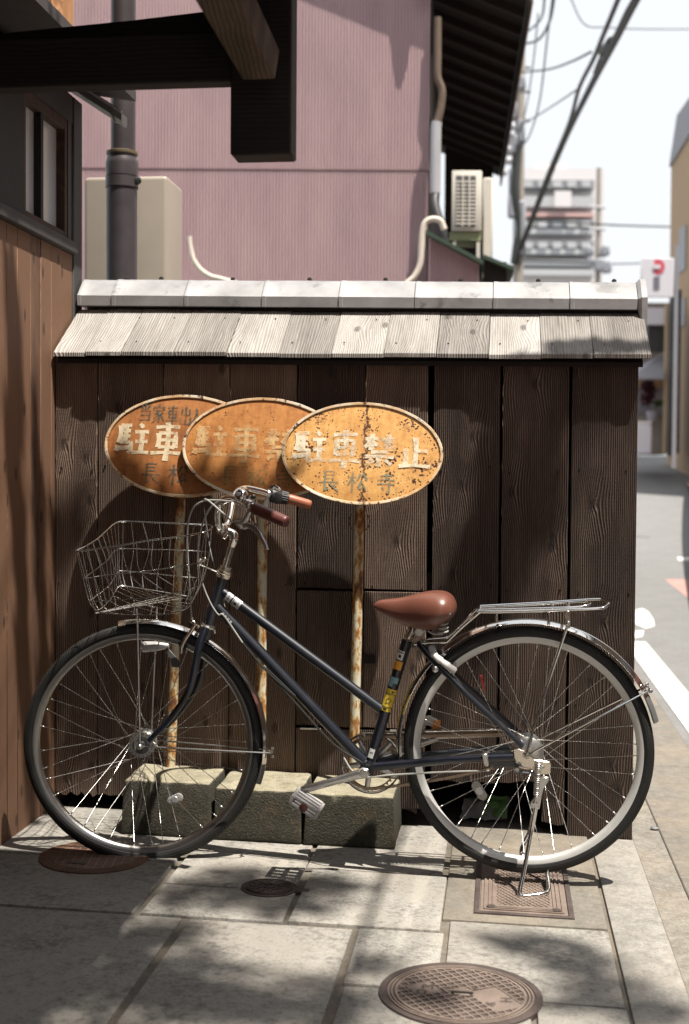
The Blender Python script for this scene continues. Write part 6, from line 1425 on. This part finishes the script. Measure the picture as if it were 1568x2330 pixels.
wire([(1345, 118, 22), (1300, 140, 24), (1250, 157, 29), (1190, 164, 33.5)], .022, 'thin upper cable sagging from the slanting pair to the pole')
wire([(1318, 200, 23), (1280, 226, 26), (1240, 252, 30), (1186, 285, 33.6)], .016, 'thin lower cable sagging from the slanting pair to the pole')
wire([(1262, -10, 25), (1250, 50, 27), (1225, 90, 30), (1190, 100, 33.6)], .028, 'dark cable looping from the pole head toward the top edge')
wire([(1240, -10, 25), (1232, 40, 27), (1205, 68, 31), (1172, 86, 33.6)], .022, 'dark cable looping just left of the other loop at the pole head')
wire([(1258, -10, 24), (1245, 90, 27), (1228, 230, 30), (1204, 310, 32), (1182, 335, 33.6)], .018, 'thin drop cable hanging steeply along the pole')
wire([(1225, 30, 30), (1215, 130, 31), (1202, 220, 32), (1185, 300, 33.5)], .016, 'thinnest drop cable close beside the pole')
wire([(1296, -10, 28), (1330, 55, 30), (1380, 62, 32), (1460, 66, 34), (1600, 66, 36)], .014, 'faint level cable crossing the sky at the upper right')
wire([(1185, 500, 46), (1290, 505, 48), (1400, 512, 50), (1600, 518, 52)], .035, 'level cable crossing the pale apartment block')
wire([(1185, 592, 60), (1300, 596, 62), (1420, 600, 64), (1600, 590, 66)], .035, 'level cable low over the pale apartment block')
# --- far apartment block
da = 95.0
ap = thing('apartment_block', 'pale pinkish apartment block far down the street', 'apartment block', Vector((P(1275, 1000, da).x, P(1275, 1000, da).y, 0)))
mb = MB(); hbox(mb, 1180, 1366, 388, 1150, da, 14); build('wall', mb, M['far_white'], ap)
mb = MB(); hbox(mb, 1215, 1290, 372, 387.5, da + 3, 8); build('roof_house', mb, M['far_white'], ap)
for (y0, y1, m_) in ((409, 428, 'far_dark'), (446, 470, 'far_grey'), (484, 492, 'far_rail'), (500, 516, 'far_dark'), (520, 532, 'far_grey'), (548, 562, 'far_dark'), (566, 578, 'far_grey'), (590, 606, 'far_dark'), (612, 626, 'far_grey')):
    mb = MB(); hbox(mb, 1186, 1352, y0, y1, da - 1.6, 1.5); build('balcony_band' if m_ != 'far_dark' else 'window_band', mb, M[m_], ap)
for k in range(5):
    for y in (411, 502, 550):
        mb = MB(); hbox(mb, 1192 + k * 33, 1212 + k * 33, y, y + 14, da - 1.75, .1); build('window', mb, M['far_grey'], ap)
mb = MB(); hbox(mb, 1262, 1300, 434, 470, da - 2.2, .3); build('laundry', mb, M['far_white'], ap)
p2 = P(1358, 800, 60); u2 = thing('utility_pole', 'slim far utility pole at the corner of the pale apartment block', 'utility pole', Vector((p2.x, p2.y, 1.5)))
build('shaft', MB().tube([Vector((p2.x, p2.y, 1.3)), Vector((p2.x, p2.y, P(1358, 385, 60).z))], [.17, .11], 10), M['pole_concrete'], u2)
for y in (470, 520, 600): a, b = P(1340, y, 59.7), P(1378, y + 2, 59.7); build('cross_arm', MB().tube([a, b], .06, 6), M['insul'], u2)
def leafball(mb, c, R, n, s_, sq=1.0, rnd=random, sy=1.0):
    for _ in range(n):
        d = Vector((rnd.gauss(0, 1), rnd.gauss(0, 1), rnd.gauss(0, 1))).normalized() * (R * rnd.random() ** .45); d.z *= sq; d.y *= sy; p = Vector(c) + d
        u = Vector((rnd.gauss(0, 1), rnd.gauss(0, 1), rnd.gauss(0, 1))).normalized(); v = u.orthogonal().normalized(); L = s_ * rnd.uniform(.7, 1.3)
        mb.add([p - u * L, p + v * L * .45, p + u * L, p - v * L * .45], [(0, 1, 2, 3)])
rl = random.Random(4)
for k in range(9):
    c = P(1360 + rl.uniform(-30, 24), 592 + rl.uniform(-26, 24), 59.5); q = rl.uniform(.10, .26)
    build('fitting', MB().box((c.x - q, c.y - q, c.z - q * 1.2), (c.x + q, c.y + q, c.z + q * 1.2)), M['insul'], u2, bevel=.08)
# --- right side of the street
dr = 33.5
tb = thing('tan_building', 'tan rendered building with a grey upper storey at the right edge', 'building', Vector((P(1540, 1030, dr).x, P(1540, 1030, dr).y, 1.2)))
zg = 1.0
def wallq(x0, y0, x1, y1, x2, y2, x3, y3, d0, d1, mat, name, th=.3):
    q = [P(x0, y0, d0), P(x1, y1, d1), P(x2, y2, d1), P(x3, y3, d0)]; n_ = (q[1] - q[0]).cross(q[3] - q[0]).normalized() * th
    return build(name, MB().hexa(q, [v + n_ for v in q]), mat, tb)
q = [P(1518, 1035, dr), P(1518, 384, dr)]; a = Vector((q[0].x, q[0].y, 0)); R_ = RTH; dn = BK
mb = MB(); mb.hexa([a + Vector((0, 0, .9)), a - dn * 8 + R_ * .35 + Vector((0, 0, .9)), a - dn * 8 + R_ * .35 + Vector((0, 0, q[1].z + .9)), a + Vector((0, 0, q[1].z))], [a + R_ * 7 + Vector((0, 0, .9)), a - dn * 8 + R_ * 7.35 + Vector((0, 0, .9)), a - dn * 8 + R_ * 7.35 + Vector((0, 0, q[1].z + .9)), a + R_ * 7 + Vector((0, 0, q[1].z))]); build('wall', mb, M['tan'], tb)
zt = P(1530, 268, dr).z
mb = MB(); b0 = Vector((0, 0, q[1].z + .001)); mb.hexa([a - R_ * .06 + b0, a - R_ * .06 - dn * 8 + R_ * .35 + b0 + Vector((0, 0, .9)), a - dn * 7.6 + R_ * .9 + Vector((0, 0, zt + .9)), a + R_ * .12 + Vector((0, 0, zt))], [a + R_ * 7 + b0, a - dn * 8 + R_ * 7 + b0 + Vector((0, 0, .9)), a - dn * 7.6 + R_ * 7 + Vector((0, 0, zt + .9)), a + R_ * 7 + Vector((0, 0, zt))]); build('upper_storey', mb, M['slate'], tb)
for (f, z0, z1) in ((1.2, 545, 640), (3.2, 545, 640), (1.2, 700, 760)):
    z_0, z_1 = P(1530, z1, dr).z, P(1530, z0, dr).z; c = a - dn * f + R_ * (.35 * f / 8)
    build('window', MB().hexa([c - R_ * .03 + Vector((0, 0, z_0)), c - R_ * .03 - dn * .7 + R_ * .03 + Vector((0, 0, z_0)), c - R_ * .03 - dn * .7 + R_ * .03 + Vector((0, 0, z_1)), c - R_ * .03 + Vector((0, 0, z_1))], [c + R_ * .2 + Vector((0, 0, z_0)), c + R_ * .2 - dn * .7 + Vector((0, 0, z_0)), c + R_ * .2 - dn * .7 + Vector((0, 0, z_1)), c + R_ * .2 + Vector((0, 0, z_1))]), M['far_dark'], tb)
db = 19.0
bd = thing('street_sign_board', 'pale street sign board with a red disc above dark print', 'sign', Vector((P(1500, 900, db).x, P(1500, 900, db).y, gz(3, 15))))
mb = MB(); hbox(mb, 1458, 1534, 587, 676, db, .06); build('board', mb, M['board_white'], bd, bevel=.01)
c = P(1495, 607, db - .005); build('red_disc', MB().lathe(c, -BK, [(0, .112), (.012, .112)], 28), M['board_red'], bd)
mb = MB(); hbox(mb, 1487, 1503, 602, 611, db - .03, .01); build('disc_bar', mb, M['board_white'], bd)
mb = MB(); hbox(mb, 1488, 1501, 629, 657, db - .014, .012); build('dark_print', mb, M['board_dark'], bd)
mb = MB(); hbox(mb, 1530, 1538, 560, 1065, db + .07, .06); build('post', mb, M['insul'], bd)
sh = thing('shop_front', 'small shop front with white awning, dark window and slate lean-to roof', 'shop', Vector((P(1500, 1030, 30).x, P(1500, 1030, 30).y, 1.4)))
for nm, x0, x1, y0, y1, d_, dep, mt in (('awning', 1470, 1512, 700, 738, 29.4, .8, 'board_white'), ('dark_window', 1474, 1514, 739, 800, 29.6, .2, 'shop_dark'), ('post', 1512, 1524, 690, 1032, 29.2, .25, 'tan'), ('dark_post', 1523, 1546, 660, 1032, 28.8, .3, 'shop_dark'), ('side_wall', 1440, 1516, 690, 1034, 30.6, 1.2, 'tan_light'), ('counter', 1440, 1514, 945, 1033, 29.9, .4, 'tan_light'), ('window_pane', 1440, 1511, 880, 943, 30.2, .1, 'slate'), ('header', 1440, 1513, 862, 880, 29.95, .3, 'tan')):
    mb = MB(); hbox(mb, x0, x1, y0, y1, d_, dep); build(nm, mb, M[mt], sh)
q = [P(1440, 858, 29.0), P(1512, 858, 29.0), P(1512, 800, 30.2), P(1440, 840, 30.2)]; build('lean_to_roof', MB().hexa(q, [v - Vector((0, 0, .05)) for v in q]), M['slate'], sh)
bx = thing('white_bin', 'white storage bin on the street before the shop front', 'bin', Vector((P(1465, 1031, 28.4).x, P(1465, 1031, 28.4).y, 1.4))); mb = MB(); hbox(mb, 1445, 1483, 966, 1033, 28.4, .5); build('body', mb, M['board_white'], bx, bevel=.03); mb = MB(); hbox(mb, 1444, 1484, 958, 966, 28.39, .52); build('lid', mb, M['far_white'], bx, bevel=.02)
mb = MB(); hbox(mb, 1521, 1600, 700, 1036, 33.0, .3); build('shutter', mb, M['shop_dark'], tb)
for k in range(9): mb = MB(); hbox(mb, 1524, 1600, 715 + k * 34, 719 + k * 34, 32.94, .04); build('shutter_slat', mb, M['far_grey'], tb)
pl = thing('potted_plant', 'dark red leafed plant with green leaves in the shop window', 'plant', P(1480, 944, 29.6)); mb = MB(); rl = random.Random(8)
for _ in range(6): leafball(mb, P(1478 + rl.uniform(-12, 10), 890 + rl.uniform(-18, 20), 29.6), .16, 60, .06, 1, rl)
build('red_leaves', mb, M['leaf_red'], pl, smooth=False); mb = MB(); leafball(mb, P(1498, 918, 29.55), .13, 60, .06, .7, rl); build('green_leaves', mb, M['leaf'], pl, smooth=False)
build('pot', MB().lathe(P(1484, 958, 29.6), (0, 0, 1), [(0, .10), (.22, .14)], 14), M['slate'], pl)

# ================================================================== unseen houses added behind and beside the camera to hold back sky light
def townhouse(name, label, x0, x1, y0, y1, h_, front, mat):
    t = thing(name, label, 'house', ((x0 + x1) / 2, (y0 + y1) / 2, gz((x0 + x1) / 2)))
    build('wall', MB().box((x0, y0, -.2), (x1, y1, h_)), M[mat], t)
    e = .5; mb = MB(); ym = (y0 + y1) / 2; xm = (x0 + x1) / 2
    if front == 'Y': rings = [[Vector((x, y0 - e, h_ + .01)), Vector((x, y1 + e, h_ + .01)), Vector((x, ym, h_ + 1.6))] for x in (x0 - .2, x1 + .2)]
    else: rings = [[Vector((x0 - e, y, h_ + .01)), Vector((x1 + e, y, h_ + .01)), Vector((xm, y, h_ + 1.6))] for y in (y0 - .2, y1 + .2)]
    build('roof', mb.loft(rings), M['slate'], t, smooth=False)
    n = int(((x1 - x0) if front == 'Y' else (y1 - y0)) / 1.6)
    for z in (.9, 3.6):
        for k in range(n):
            c = (x0 if front == 'Y' else y0) + .5 + k * 1.6
            w_ = build('window', MB().box((c, y1 + .002, z), (c + 1.0, y1 + .05, z + 1.3)) if front == 'Y' else MB().box((x0 - .05, c, z), (x0 - .002, c + 1.0, z + 1.3)), M['frame_wood'], t, bevel=.01)
            build('pane', MB().box((c + .07, y1 + .051, z + .07), (c + .93, y1 + .055, z + 1.23)) if front == 'Y' else MB().box((x0 - .055, c + .07, z + .07), (x0 - .051, c + .93, z + 1.23)), M['far_dark'], w_)
townhouse('townhouse', 'unseen dark boarded townhouse added behind the camera to block sky light', -9.0, 1.75, -13.5, -7.4, 8.8, 'Y', 'post_wood')
townhouse('townhouse', 'unseen grey brown townhouse added across the street to block sky light', 7.4, 12.0, -16.0, 9.0, 8.6, 'X', 'fascia')

# ================================================================== unseen tree added beside the camera, clumps placed to throw the dapple
trp = Vector((2.95, -5.6, gz(2.7) - .02))
st_ = thing('added_shade_tree', 'unseen tree added at the road edge to dapple the pavement', 'tree', trp)
rl = random.Random(21); mb = MB(); limbs = MB()
fork_p = trp + Vector((-.1, .2, 6.0))
limbs.tube(catmull([trp, trp + Vector((.03, .05, 3.0)), fork_p], 5), [.17, .165, .16, .15, .145, .14, .135, .13, .12, .11, .10], 12)
DIRU = -SUN / SUN.z * -1.0   # climb along the light
def up_from(p, h): return p + (SUN / SUN.z) * h
# (picture x, y of the shaded ground spot, height of the leaf clump, radius, leaves)
spots = SPOTS
for (x, y, h, R, n_) in spots:
    g_ = onX(x, y) if x < 118 and y < 1840 else (onG(x, y) if y > 1840 else onY(x, y, 0.0))
    c = up_from(g_, h + (4.2 if y > 1840 else 0)); leafball(mb, c, R, n_, .062, .8, rl) if y > 1840 else leafball(mb, c, R, n_, .05, .5, rl, .35)
    m1 = fork_p.lerp(c, .5) + Vector((.2, -.2, .5)); limbs.tube(catmull([fork_p, m1, c], 4), [.03, .024, .018, .012, .009, .007, .005, .004, .003], 5)
for k in range(12):      # extra unseen clumps added to cut light bounced off the near pavement
    g_ = Vector((rl.uniform(-.2, 2.6), rl.uniform(-5.6, -2.2), 0)); c = up_from(g_, rl.uniform(8.2, 10.0)); leafball(mb, c, .42, 130, .075, .8, rl)
build('trunk', limbs, M['bark'], st_); build('crown', mb, M['leaf'], st_, smooth=False)
